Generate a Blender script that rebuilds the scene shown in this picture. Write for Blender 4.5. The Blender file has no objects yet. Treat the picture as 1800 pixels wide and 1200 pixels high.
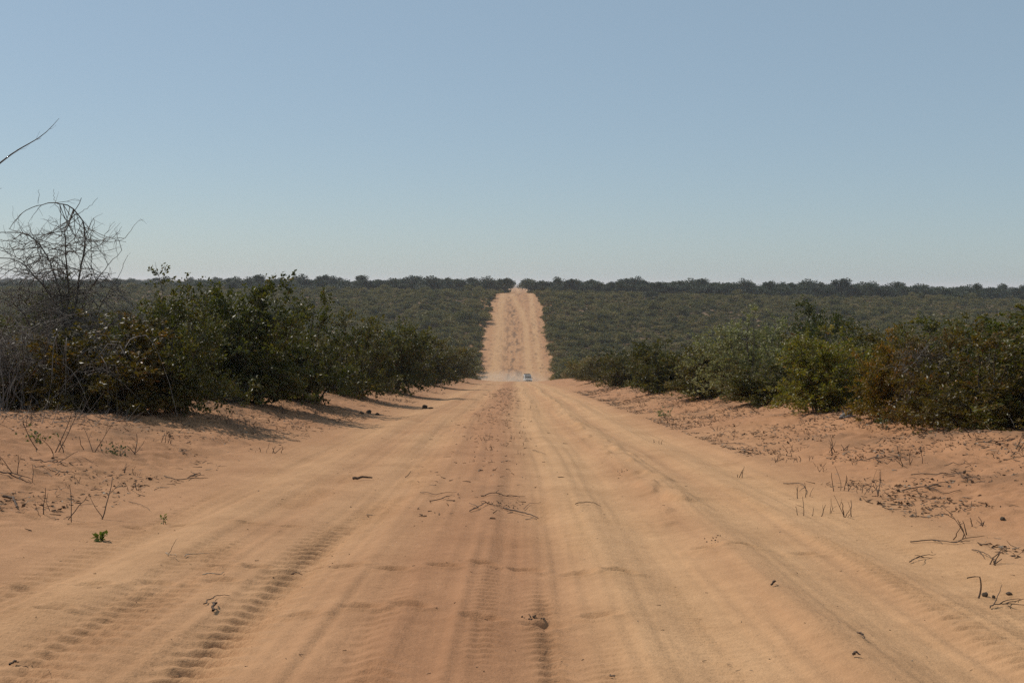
import bpy, math, random
import numpy as np
from mathutils import Vector, Matrix

sc = bpy.context.scene
col = sc.collection
R = math.radians
rng = np.random.default_rng(7)
random.seed(7)

# ------------------------------------------------------------------ camera
EYE = 1.5
PITCH, ROLL = math.atan2(103, 2000), math.radians(.50)   # the horizon stands above the picture's middle and leans a little
cam_d = bpy.data.cameras.new('camera'); cam = bpy.data.objects.new('camera', cam_d); col.objects.link(cam)
cam_d.sensor_width = 36; cam_d.lens = 40; cam_d.clip_start = 0.1; cam_d.clip_end = 60000
CP, SP = math.cos(PITCH), math.sin(PITCH)
FWD = Vector((0, CP, -SP)); U0 = Vector((0, SP, CP)); X0 = Vector((1, 0, 0))
RIGHT = X0*math.cos(ROLL)+U0*math.sin(ROLL); UP = U0*math.cos(ROLL)-X0*math.sin(ROLL)
cam.rotation_euler = Matrix((RIGHT, UP, -FWD)).transposed().to_euler(); cam.location = (0, 0, EYE)
sc.camera = cam

# ------------------------------------------------------------------ sky and sun
SUN_EL, SUN_AZ = R(50), R(-58)           # azimuth from straight ahead (+Y), negative to the left
w = bpy.data.worlds.new('World'); sc.world = w; w.use_nodes = True
nt = w.node_tree; nt.nodes.clear()
sky = nt.nodes.new('ShaderNodeTexSky'); sky.sky_type = 'NISHITA'; sky.sun_disc = False
sky.sun_elevation = SUN_EL; sky.sun_rotation = SUN_AZ
sky.altitude = 900; sky.air_density = 1.0; sky.dust_density = 1.0; sky.ozone_density = 1.0
bg = nt.nodes.new('ShaderNodeBackground'); bg.inputs[1].default_value = 0.10
out = nt.nodes.new('ShaderNodeOutputWorld')
veil = nt.nodes.new('ShaderNodeMix'); veil.data_type = 'RGBA'      # dry-season haze: an even veil over the whole sky
veil.inputs[0].default_value = .6; veil.inputs[7].default_value = (3.16, 4.28, 5.08, 1)
nt.links.new(sky.outputs[0], veil.inputs[6]); nt.links.new(veil.outputs[2], bg.inputs[0]); nt.links.new(bg.outputs[0], out.inputs[0])
sd = bpy.data.lights.new('sun', 'SUN'); sun = bpy.data.objects.new('sun', sd); col.objects.link(sun)
sd.energy = 3.6; sd.angle = R(0.53); sd.color = (1.0, 0.94, 0.85)
sv = Vector((math.sin(SUN_AZ)*math.cos(SUN_EL), math.cos(SUN_AZ)*math.cos(SUN_EL), math.sin(SUN_EL)))
sun.rotation_euler = sv.to_track_quat('Z', 'Y').to_euler(); sun.location = sv*60
vs = sc.view_settings
vs.view_transform = 'Standard'; vs.look = 'None'; vs.exposure = 0.0; vs.gamma = 1.0; vs.use_curve_mapping = False
sc.cycles.use_denoising = False
sc.cycles.max_bounces = 6; sc.cycles.volume_bounces = 1; sc.cycles.transparent_max_bounces = 8

# ------------------------------------------------------------------ small maths
_perm = np.random.default_rng(11).permutation(1024)
_val = np.random.default_rng(12).random(1024)
def vnoise(x, y, seed=0):
    x = np.asarray(x, float); y = np.asarray(y, float)
    xi = np.floor(x).astype(int); yi = np.floor(y).astype(int)
    fx = x-xi; fy = y-yi
    fx = fx*fx*(3-2*fx); fy = fy*fy*(3-2*fy)
    def h(a, b): return _val[_perm[(_perm[(a+seed*37) & 1023]+b) & 1023]]
    return (h(xi, yi)*(1-fx)+h(xi+1, yi)*fx)*(1-fy)+(h(xi, yi+1)*(1-fx)+h(xi+1, yi+1)*fx)*fy
def fbm(x, y, seed=0, o=4):
    s = 0; a = .5
    for k in range(o):
        s = s+a*vnoise(np.asarray(x)*2**k, np.asarray(y)*2**k, seed+k*3); a *= .5
    return s
def sstep(a, b, x):
    t = np.clip((np.asarray(x, float)-a)/(b-a), 0, 1); return t*t*(3-2*t)
def gs(x, c, w): return np.exp(-((x-c)/w)**2)

# ------------------------------------------------------------------ terrain: a valley crossed by a straight sand road
_cd = [-12000, -300, -60] + [float(v) for v in range(0, 231, 5)]
_cz = [16, 14, 4.6] + [-(.0737*v+2.8e-5*v*v) for v in range(0, 231, 5)]
for a, b in [(244, -20.3), (256, -21.85), (264, -22.2), (272, -22.1), (285, -21.25), (300, -20.0), (345, -16.3), (395, -10.95),
             (435, -6.4), (459, -4.3), (480, -3.2), (500, -3.0), (560, -3.5), (620, -3.6), (700, -3.7), (900, -3.8), (1500, -5.2),
             (4000, -9.0), (13000, -16)]:
    _cd.append(a); _cz.append(b)
_t = np.arange(-12000, 13000, 2.0)
_p = np.interp(_t, _cd, _cz)
_k = np.exp(-(np.arange(-8, 9)*2.0/5.0)**2/2); _k /= _k.sum()
_p = np.convolve(np.pad(_p, 8, mode='edge'), _k, mode='valid')
def P(y): return np.interp(y, _t, _p)
def xc(y):                                # centre line of the cleared strip
    return np.interp(y, [0, 20, 230, 300, 480, 560, 900], [-.1, -.1, .6, .9, 1.4, 3.2, 4.0])
def half(y):                              # half width of the cleared strip
    return np.interp(y, [0, 18, 60, 200, 300, 345, 395, 459, 490, 540, 900], [8.3, 8.4, 8.4, 8.0, 9.1, 9.5, 9.0, 8.4, 7.0, 4.4, 4.4])
def terrain(x, y):
    x = np.asarray(x, float); y = np.asarray(y, float)
    z = P(y)
    r = x-xc(y); a = np.abs(r)
    fade = 1-sstep(150, 260, y)
    bank = .60*sstep(3.6, 7.9, a)*fade
    z = z+bank
    z = z+fade*sstep(4.2, 6.5, a)*(fbm(x*.45, y*.35, 4, 3)-.45)*.24
    far = sstep(200, 450, y)
    z = z-far*3.0*(1-np.exp(-(np.maximum(x, 0)/190.0)**2))*(1-sstep(600, 1500, y))
    z = z+sstep(12, 60, a)*far*(fbm(x*.02, y*.02, 9, 2)-.4)*1.6
    z = z+sstep(3000, 8000, y)*gs(x, -2600, 900)*14
    return z
RUTS = [(-3.25, .30, -.035), (-2.7, .22, .03), (-2.2, .30, -.02), (-1.5, .27, -.055), (-1.02, .2, .03), (-.45, .42, .035), (.02, .15, -.018),
        (.42, .26, -.05), (.78, .16, .02), (1.2, .34, -.055), (1.88, .22, .07), (2.42, .3, -.05), (2.85, .2, .025), (3.3, .28, -.045), (3.9, .3, .04)]
TREADS = [(-1.5, .17, .20, .034, 2, 12, .45), (-1.35, .22, .15, .018, 11, 42, .4), (-.02, .11, .12, .007, 2, 9.5, .5), (.33, .10, .14, .013, 4, 15, .5),
          (-.58, .14, .16, .015, 2, 8, .5), (-2.25, .22, .16, .017, 2, 20, .3), (.62, .14, .10, .007, 5, 16, .3), (2.75, .12, .12, .010, 4, 22, .3), (1.25, .10, .07, .005, 3, 18, .2),
          (3.4, .12, .12, .007, 4, 24, .3), (-3.3, .2, .19, .010, 2, 22, .3)]
def detail(x, y):
    x = np.asarray(x, float); y = np.asarray(y, float)
    wob = .10*np.sin(y/6.5)+.08*np.sin(y/14.+1.2)+.12*np.sin(y/47.+2)
    r = x-xc(y)-wob*sstep(2, 30, y)
    nz = fbm(x*1.3, y*.35, 21, 3)
    z = np.zeros_like(r)
    grow = 1-.4*sstep(40, 160, y)
    for c, wd, h in RUTS:
        z += .72*h*gs(r, c+.12*(vnoise(y*.25, c*9.1, 5)-.5), wd)*(.55+.9*vnoise(y*.55, c*7.7, 6))*grow
    z += .030*(nz-.45)
    z += .012*(fbm(x*4.2, y*3.2, 31, 2)-.4)
    lane = 1-sstep(3.4, 4.4, np.abs(r))
    z += lane*(.036*(fbm(r*5.5, y*.16, 33, 3)-.45)+.026*(fbm(r*17, y*.16, 35, 2)-.4))
    z += lane*.0055*np.sin((y/.085+1.2*np.sin(r*3)+3*vnoise(y*.8, r*1.5, 37))*6.283)*sstep(.4, .6, fbm(x*.9, y*.5, 39, 2))*(1-sstep(14, 22, y))   # fine grooves along the wheel lines
    for c, wd, lam, amp, y0, y1, ch in TREADS:
        m = 1.45*gs(r, c+.05*np.sin(y*.6+c), wd)*sstep(y0-1, y0+.5, y)*(1-sstep(y1*.75, y1, y))*(sstep(.2, .6, vnoise(y*.8+c*5, r*2.2, 41)) if amp < .03 else .45+.55*vnoise(y*1.3, r*2, 41))
        ph = (y/lam+ch*np.abs(r-c)/wd+.5*vnoise(y*1.1, r*2, 43)) % 1.0
        z += m*amp*(np.where(ph < .25, ph/.25, (1-ph)/.75)-.5)*2*.8
    # crumbling edge of the soft berm on the right
    z += .06*gs(r, 1.85, .30)*sstep(.52, .62, fbm(x*2.1, y*1.1, 51, 3))*sstep(5, 9, y)
    # lines of old hoof and foot prints crossing the tracks
    for k, (yl, x0, x1, st) in enumerate([(8.35, -2.2, 1.3, .33), (6.75, -1.3, 1.1, .36), (6.9, -4.6, -2.1, .45), (7.6, -4.4, -1.6, .4), (10.5, -5.5, -1.0, .5), (9.2, 1.6, 2.9, .42)]):
        n = int((x1-x0)/st)
        rg = np.random.default_rng(100+k)
        for i in range(n):
            px = x0+i*st+rg.uniform(-.07, .07); py = yl+rg.uniform(-.10, .10)+.12*math.sin(i*1.3)
            sel = (np.abs(x-px) < .3) & (np.abs(y-py) < .3)
            if sel.any():
                dx = (x[sel]-px)/.10; dy = (y[sel]-py)/.06
                q = dx*dx+dy*dy
                z[sel] += -.034*np.exp(-q)+.015*np.exp(-((np.sqrt(q)-1.6)/.5)**2)
    # trampled, lumpy sand of the verges
    verge = sstep(3.8, 5.2, np.abs(r))
    z += verge*(.10*(fbm(x*1.9, y*1.7, 61, 4)-.47)+.090*(fbm(x*6, y*6, 66, 3)-.4)+.030*(vnoise(x*17, y*17, 68)-.5))
    return z*(1-.5*sstep(120, 260, y))
def surf(x, y):
    x = np.atleast_1d(np.asarray(x, float)); y = np.atleast_1d(np.asarray(y, float))
    return terrain(x, y)+detail(x, y)
def zs(x, y): return float(surf(x, y)[0])
def ray(px, py):                           # a direction seen in the 1800 x 1200 photograph
    return FWD+RIGHT*((px-900)/2000)+UP*((600-py)/2000)
def at(px, py, y):                         # the point of that ray at distance y
    d = ray(px, py); return Vector((0, 0, EYE))+d*(y/d.y)
def ground_at(px, py):                     # where that ray first meets the sand
    d = ray(px, py); t = np.geomspace(3, 700, 6000)
    X = d.x*t; Y = d.y*t; Z = EYE+d.z*t
    k = np.nonzero(Z < terrain(X, Y))[0]
    k = k[0] if len(k) else len(t)-1
    return float(X[k]), float(Y[k])

# ------------------------------------------------------------------ mesh helpers
def link(name, data, parent=None):
    o = bpy.data.objects.new(name, data); col.objects.link(o)
    if parent: o.parent = parent
    return o
def mesh(name, V, F, mat=None, smooth=False, attr=None):
    V = np.asarray(V, np.float32); me = bpy.data.meshes.new(name)
    groups = F if isinstance(F, tuple) else (F,)
    groups = [np.asarray(g, np.int32) for g in groups if len(g)]
    me.vertices.add(len(V)); me.vertices.foreach_set('co', V.ravel())
    me.loops.add(sum(g.size for g in groups)); me.loops.foreach_set('vertex_index', np.concatenate([g.ravel() for g in groups]))
    tot = np.concatenate([np.full(len(g), g.shape[1], np.int32) for g in groups])
    me.polygons.add(len(tot))
    me.polygons.foreach_set('loop_start', np.concatenate([[0], np.cumsum(tot)[:-1]]).astype(np.int32))
    me.polygons.foreach_set('use_smooth', np.full(len(tot), smooth))
    for k, v in (attr or {}).items():
        a = me.attributes.new(k, 'FLOAT', 'POINT'); a.data.foreach_set('value', np.asarray(v, np.float32))
    if mat: me.materials.append(mat)
    me.update(calc_edges=True); me.validate()
    return me
def tubes(paths, sides=4):
    """paths: list of (points Nx3, radii N) -> one mesh's vertices and quads, every tube closed to a point-like end"""
    V = []; F = []; n0 = 0
    ang = np.arange(sides)*2*math.pi/sides
    for pts, rad in paths:
        pts = np.asarray(pts, float); n = len(pts)
        tg = np.gradient(pts, axis=0); tg /= np.linalg.norm(tg, axis=1)[:, None]+1e-9
        ref = np.array([0, 0, 1.]) if abs(tg[0][2]) < .9 else np.array([1., 0, 0])
        s = np.cross(tg, ref); s /= np.linalg.norm(s, axis=1)[:, None]+1e-9
        t = np.cross(tg, s)
        ring = pts[:, None, :]+np.asarray(rad)[:, None, None]*(np.cos(ang)[None, :, None]*s[:, None, :]+np.sin(ang)[None, :, None]*t[:, None, :])
        V.append(ring.reshape(-1, 3))
        i = np.arange(n-1)[:, None]*sides; j = np.arange(sides)[None, :]; j2 = (j+1) % sides
        q = np.stack([i+j, i+j2, i+sides+j2, i+sides+j], -1).reshape(-1, 4)+n0
        F.append(q); n0 += n*sides
    return np.concatenate(V), np.concatenate(F)
def bez(p0, p1, p2, n, jit=0, rg=rng):
    t = np.linspace(0, 1, n)[:, None]
    b = (1-t)**2*np.asarray(p0)+2*t*(1-t)*np.asarray(p1)+t*t*np.asarray(p2)
    if jit:
        j = rg.normal(0, jit, b.shape); j[0] = 0; b = b+j
    return b
def spline(pts, n):
    pts = np.asarray(pts, float); L = np.concatenate([[0], np.cumsum(np.linalg.norm(np.diff(pts, axis=0), axis=1))])
    t = np.linspace(0, L[-1], n); q = np.stack([np.interp(t, L, pts[:, k]) for k in range(3)], 1)
    for _ in range(2): q[1:-1] = .25*q[:-2]+.5*q[1:-1]+.25*q[2:]
    return q
def leaves(pos, dirs, size, rg, width=.5, fold=.25):
    """one folded leaf blade of two triangles for every position"""
    n = len(pos); pos = np.asarray(pos); d = np.asarray(dirs)+rg.normal(0, .55, (n, 3)); d /= np.linalg.norm(d, axis=1)[:, None]+1e-9
    r = rg.normal(0, 1, (n, 3)); s = np.cross(d, r); s /= np.linalg.norm(s, axis=1)[:, None]+1e-9
    nn = np.cross(s, d); L = (size*rg.uniform(.6, 1.3, n))[:, None]; W = L*width*.5
    mid = pos+d*L*.5
    V = np.stack([pos, mid+s*W+nn*W*fold, pos+d*L, mid-s*W+nn*W*fold], 1).reshape(-1, 3)
    k = np.arange(n)*4
    F = np.concatenate([np.stack([k, k+1, k+2], 1), np.stack([k, k+2, k+3], 1)])
    return V, F
def tag(o, label, cat, group=None, kind=None):
    o['label'] = label; o['category'] = cat
    if group: o['group'] = group
    if kind: o['kind'] = kind
    return o
def thing(name, label, cat, loc, rz=0, scale=(1, 1, 1), group=None):
    o = link(name, None); o.location = loc; o.rotation_euler = (0, 0, rz); o.scale = scale
    return tag(o, label, cat, group)

# ------------------------------------------------------------------ materials
def newmat(name):
    m = bpy.data.materials.new(name); m.use_nodes = True
    return m, m.node_tree, m.node_tree.nodes['Principled BSDF']
def N(t, kind, **kw):
    n = t.nodes.new(kind)
    for k, v in kw.items(): setattr(n, k, v)
    return n
def ramp(t, stops):
    r = N(t, 'ShaderNodeValToRGB'); e = r.color_ramp.elements
    while len(e) < len(stops): e.new(.5)
    for q, (p, c) in zip(e, stops): q.position = p; q.color = (*c, 1)
    return r
def noise(t, scale, detail_=4, rough=.55, vec=None):
    n = N(t, 'ShaderNodeTexNoise'); n.inputs['Scale'].default_value = scale; n.inputs['Detail'].default_value = detail_
    n.inputs['Roughness'].default_value = rough
    if vec is not None: t.links.new(vec, n.inputs['Vector'])
    return n
def mix(t, fac, a, b, blend='MIX'):
    m = N(t, 'ShaderNodeMix', data_type='RGBA', blend_type=blend)
    for s, v in ((0, fac), (6, a), (7, b)):
        if isinstance(v, bpy.types.NodeSocket): t.links.new(v, m.inputs[s])
        elif isinstance(v, tuple): m.inputs[s].default_value = (*v, 1)
        else: m.inputs[s].default_value = v
    return m.outputs[2]

def sand_material():
    m, t, b = newmat('sand')
    tc = N(t, 'ShaderNodeTexCoord').outputs['Object']
    pale = N(t, 'ShaderNodeAttribute', attribute_name='pale').outputs['Fac']
    lit = N(t, 'ShaderNodeAttribute', attribute_name='litter').outputs['Fac']
    n1 = noise(t, .9, 5, .6, tc); n2 = noise(t, 9, 4, .6, tc); n3 = noise(t, 260, 2, .6, tc)
    base = mix(t, pale, (.385, .196, .099), (.495, .290, .149))
    c = mix(t, ramp(t, [(.35, (0, 0, 0)), (.68, (1, 1, 1))]).outputs[0], base, base)
    r1 = ramp(t, [(.3, (.86, .84, .82)), (.7, (1.08, 1.09, 1.10))]); t.links.new(n1.outputs[0], r1.inputs[0])
    c = mix(t, 1.0, base, r1.outputs[0], 'MULTIPLY')
    r2 = ramp(t, [(.3, (.90, .89, .88)), (.7, (1.05, 1.05, 1.05))]); t.links.new(n2.outputs[0], r2.inputs[0])
    c = mix(t, 1.0, c, r2.outputs[0], 'MULTIPLY')
    r3 = ramp(t, [(.25, (.80, .78, .76)), (.75, (1.12, 1.12, 1.12))]); t.links.new(n3.outputs[0], r3.inputs[0])
    c = mix(t, 1.0, c, r3.outputs[0], 'MULTIPLY')
    c = mix(t, lit, c, (.17, .095, .052))
    t.links.new(c, b.inputs['Base Color'])
    b.inputs['Roughness'].default_value = .92; b.inputs['Specular IOR Level'].default_value = .15
    bn = noise(t, 38, 4, .65, tc); bn2 = noise(t, 7, 3, .6, tc)
    bp = N(t, 'ShaderNodeBump'); bp.inputs['Strength'].default_value = .8; bp.inputs['Distance'].default_value = .012
    bq = N(t, 'ShaderNodeBump'); bq.inputs['Strength'].default_value = .22; bq.inputs['Distance'].default_value = .05
    t.links.new(bn2.outputs[0], bq.inputs['Height']); t.links.new(bn.outputs[0], bp.inputs['Height'])
    t.links.new(bq.outputs[0], bp.inputs['Normal']); t.links.new(bp.outputs[0], b.inputs['Normal'])
    return m
def earth_material():
    m, t, b = newmat('bush_floor')
    tc = N(t, 'ShaderNodeTexCoord').outputs['Object']
    n1 = noise(t, .35, 6, .62, tc); n2 = noise(t, 6, 4, .6, tc)
    r = ramp(t, [(.3, (.10, .062, .034)), (.5, (.20, .115, .06)), (.72, (.34, .185, .095))]); t.links.new(n1.outputs[0], r.inputs[0])
    r2 = ramp(t, [(.3, (.55, .55, .5)), (.7, (1.1, 1.1, 1.1))]); t.links.new(n2.outputs[0], r2.inputs[0])
    t.links.new(mix(t, 1.0, r.outputs[0], r2.outputs[0], 'MULTIPLY'), b.inputs['Base Color']); b.inputs['Roughness'].default_value = .95
    return m
def leaf_material(name, stops, rough=.42, trans=.36, per_object=True, spec=.34):
    m, t, b = newmat(name)
    tone = N(t, 'ShaderNodeAttribute', attribute_name='tone').outputs['Fac']
    oi = N(t, 'ShaderNodeObjectInfo')
    add = N(t, 'ShaderNodeMath', operation='MULTIPLY_ADD'); t.links.new(oi.outputs['Random'], add.inputs[0]); add.inputs[1].default_value = .26 if per_object else .62
    sub = N(t, 'ShaderNodeMath', operation='SUBTRACT'); t.links.new(tone, sub.inputs[0]); sub.inputs[1].default_value = .13 if per_object else .30
    t.links.new(sub.outputs[0], add.inputs[2])
    r = ramp(t, stops); t.links.new(add.outputs[0], r.inputs[0])
    c = r.outputs[0]
    if per_object: c = mix(t, 1.0, c, oi.outputs['Color'], 'MULTIPLY')
    t.links.new(c, b.inputs['Base Color']); b.inputs['Roughness'].default_value = rough; b.inputs['Specular IOR Level'].default_value = spec
    tr = N(t, 'ShaderNodeBsdfTranslucent'); t.links.new(mix(t, 1.0, c, (1.1, 1.25, .6), 'MULTIPLY'), tr.inputs[0])
    ms = N(t, 'ShaderNodeMixShader'); ms.inputs[0].default_value = trans
    t.links.new(b.outputs[0], ms.inputs[1]); t.links.new(tr.outputs[0], ms.inputs[2])
    t.links.new(ms.outputs[0], t.nodes['Material Output'].inputs[0])
    return m
def plain(name, c1, c2, scale=20, rough=.85, spec=.3):
    m, t, b = newmat(name)
    tc = N(t, 'ShaderNodeTexCoord').outputs['Object']
    n = noise(t, scale, 4, .6, tc); r = ramp(t, [(.3, c1), (.7, c2)]); t.links.new(n.outputs[0], r.inputs[0])
    t.links.new(r.outputs[0], b.inputs['Base Color']); b.inputs['Roughness'].default_value = rough; b.inputs['Specular IOR Level'].default_value = spec
    return m
M = {}
M['sand'] = sand_material(); M['earth'] = earth_material()
GREEN = [(0, (.040, .050, .013)), (.3, (.074, .082, .022)), (.55, (.118, .108, .032)), (.78, (.17, .120, .038)), (1, (.20, .095, .030))]
M['leaf'] = leaf_material('leaf', GREEN)
M['far_leaf'] = leaf_material('scrub_leaf', [(0, (.044, .045, .012)), (.25, (.102, .094, .022)), (.5, (.162, .132, .034)), (.75, (.21, .155, .056)), (1, (.27, .18, .095))], rough=.6, trans=.2, per_object=False, spec=.25)
M['tree_leaf'] = leaf_material('tree_leaf', [(0, (.020, .030, .014)), (.5, (.036, .048, .020)), (1, (.062, .070, .030))], rough=.55, trans=.18, per_object=False, spec=.3)
M['grey_leaf'] = leaf_material('grey_leaf', [(0, (.10, .13, .08)), (.5, (.16, .20, .11)), (1, (.22, .24, .14))], rough=.6, trans=.3)
M['bark'] = plain('bark', (.045, .036, .028), (.13, .105, .082), 14)
M['dead_wood'] = plain('dead_wood', (.055, .044, .036), (.24, .205, .17), 9)
M['dark_twig'] = plain('dark_twig', (.05, .032, .022), (.15, .098, .065), 22)
def litter_material(name, stops):
    m, t, b = newmat(name); g = N(t, 'ShaderNodeNewGeometry'); r = ramp(t, stops); t.links.new(g.outputs['Random Per Island'], r.inputs[0])
    t.links.new(r.outputs[0], b.inputs['Base Color']); b.inputs['Roughness'].default_value = .9; b.inputs['Specular IOR Level'].default_value = .2
    return m
M['litter'] = litter_material('twig_litter', [(0, (.05, .03, .02)), (.4, (.11, .068, .042)), (.75, (.19, .125, .082)), (1, (.34, .27, .20))])
M['leaf_litter'] = litter_material('leaf_litter', [(0, (.06, .036, .022)), (.45, (.13, .075, .042)), (.8, (.20, .13, .08)), (1, (.36, .30, .23))])
M['straw'] = plain('dry_straw', (.16, .12, .08), (.42, .36, .28), 30)
M['dung'] = plain('dung', (.03, .02, .014), (.10, .07, .045), 60, .95)
M['char'] = plain('weathered_log', (.035, .03, .026), (.22, .19, .165), 14)

# ------------------------------------------------------------------ the ground sheet and the sand road
def grid(ys, xs2d, keep=None):
    ny, nx = xs2d.shape
    i = np.arange(ny-1)[:, None]*nx; j = np.arange(nx-1)[None, :]
    return np.stack([i+j, i+j+1, i+nx+j+1, i+nx+j], -1).reshape(-1, 4)
def road_attrs(X, Y):
    wob = .10*np.sin(Y/6.5)+.08*np.sin(Y/14.+1.2)+.12*np.sin(Y/47.+2)
    r = X-xc(Y)-wob; a = np.abs(r)
    near = 1-sstep(180, 250, Y)
    lanes = np.maximum.reduce([.62*gs(r, -3.0, .6), .5*gs(r, -1.75, .6), 1.1*gs(r, .8, .62), gs(r, 2.0, .5), gs(r, 2.95, .75)])
    p = .28+.75*lanes-.36*gs(r, -.42, .5)-.22*sstep(3.8, 5.5, a)
    p = p+.5*(fbm(X*.8, Y*.25, 71, 3)-.47)
    # the far hillside: two pale wheel lines that cross over half way up, and brown litter between them
    f = 1-near
    swing = np.interp(Y, [260, 330, 380, 410, 440, 470, 500], [3.2, 3.4, 3.6, 2.6, .2, -1.6, 0])
    l1 = gs(r, swing, 1.1); l2 = gs(r, -5.2, 1.7); l3 = gs(r, 6.2, 1.0)
    pf = .40+.75*np.maximum.reduce([l1, l2, l3])+.7*(fbm(X*1.8, Y*.035, 75, 3)-.5)
    p = p*near+pf*f
    lit = near*sstep(4.4, 6.0, a)*sstep(.50, .66, fbm(X*1.1, Y*.7, 81, 4))*.55
    lit = np.maximum(lit, near*gs(r, -.4, .45)*sstep(.55, .68, fbm(X*1.6, Y*.8, 83, 3))*.22*sstep(9, 14, Y))
    mid = gs(r, -.6, 3.6)*(1-.85*l1)
    lf = mid*sstep(.50, .62, fbm(X*1.3, Y*.22, 85, 4))*.9
    lf = np.maximum(lf, .55*sstep(.56, .66, fbm(X*1.5, Y*.35, 87, 4)))*(1-.8*np.maximum(l1, .6*l2))
    lit = np.maximum(lit, f*lf)
    return np.clip(p, 0, 1), np.clip(lit, 0, 1)
EDGE = 14.0
ys = [2.0]
while ys[-1] < 243:
    d = ys[-1]; ys.append(d+(.02 if d < 8 else min(.02*(d/8)**1.65, 1.2)))
ys = np.array(ys)
tj = np.linspace(-1, 1, 560); tj = .72*tj+.28*tj**3
hw = np.minimum(5.0+.60*ys, EDGE)
X = tj[None, :]*hw[:, None]; Y = np.repeat(ys[:, None], 560, 1)
Z = terrain(X, Y)+detail(X.ravel(), Y.ravel()).reshape(X.shape)
Z -= .35*sstep(.985, 1.0, np.abs(tj))[None, :]
V1 = np.stack([X, Y, Z], -1).reshape(-1, 3); F1 = grid(ys, X)
yf = np.concatenate([np.arange(239, 520, 1.1), np.arange(521, 1500, 6)])
tf = np.linspace(-1, 1, 110)
Xf = tf[None, :]*np.interp(yf, [239, 500, 560, 1500], [EDGE, EDGE, 9, 9])[:, None]+xc(yf)[:, None]; Yf = np.repeat(yf[:, None], 110, 1)
Zf = terrain(Xf, Yf)+.10*(fbm(Xf*.6, Yf*.25, 91, 3)-.5)-.02-.35*sstep(.97, 1.0, np.abs(tf))[None, :]
V2 = np.stack([Xf, Yf, Zf], -1).reshape(-1, 3); F2 = grid(yf, Xf)+len(V1)
V = np.concatenate([V1, V2]); pa, li = road_attrs(V[:, 0], V[:, 1])
road = link('sand_road', mesh('sand_road', V, np.concatenate([F1, F2]), M['sand'], True, {'pale': pa, 'litter': li}))
tag(road, 'straight rutted track of pale orange sand running down and up the valley', 'road', kind='structure')

gy = np.concatenate([[-12000, -4000, -1000, -300, -100, -40], np.arange(-20, 240, 2.5), np.arange(240, 760, 6), np.geomspace(760, 12500, 40)])
gx = np.concatenate([-np.geomspace(12000, 260, 26), np.arange(-250, -30, 6), np.arange(-30, -13, 1.0), [-13.6, -13.5], np.arange(-13, 13.4, 1.0), [13.5, 13.6], np.arange(14, 30, 1.0), np.arange(30, 251, 6), np.geomspace(260, 12000, 26)])
GX, GY = np.meshgrid(gx, gy)
GZ = terrain(GX, GY)
inside = (np.abs(GX-np.where(GY > 235, xc(GY), 0)) < np.where(GY > 530, 8.0, 13.55)) & (GY > 3) & (GY < 1480)
GZ = GZ-np.where(inside, .45, .05)
ground = link('ground', mesh('ground', np.stack([GX, GY, GZ], -1).reshape(-1, 3), grid(gy, GX), M['earth'], True))
tag(ground, 'brown sandy bush floor reaching over the ridge to the horizon', 'ground', kind='structure')

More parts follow.
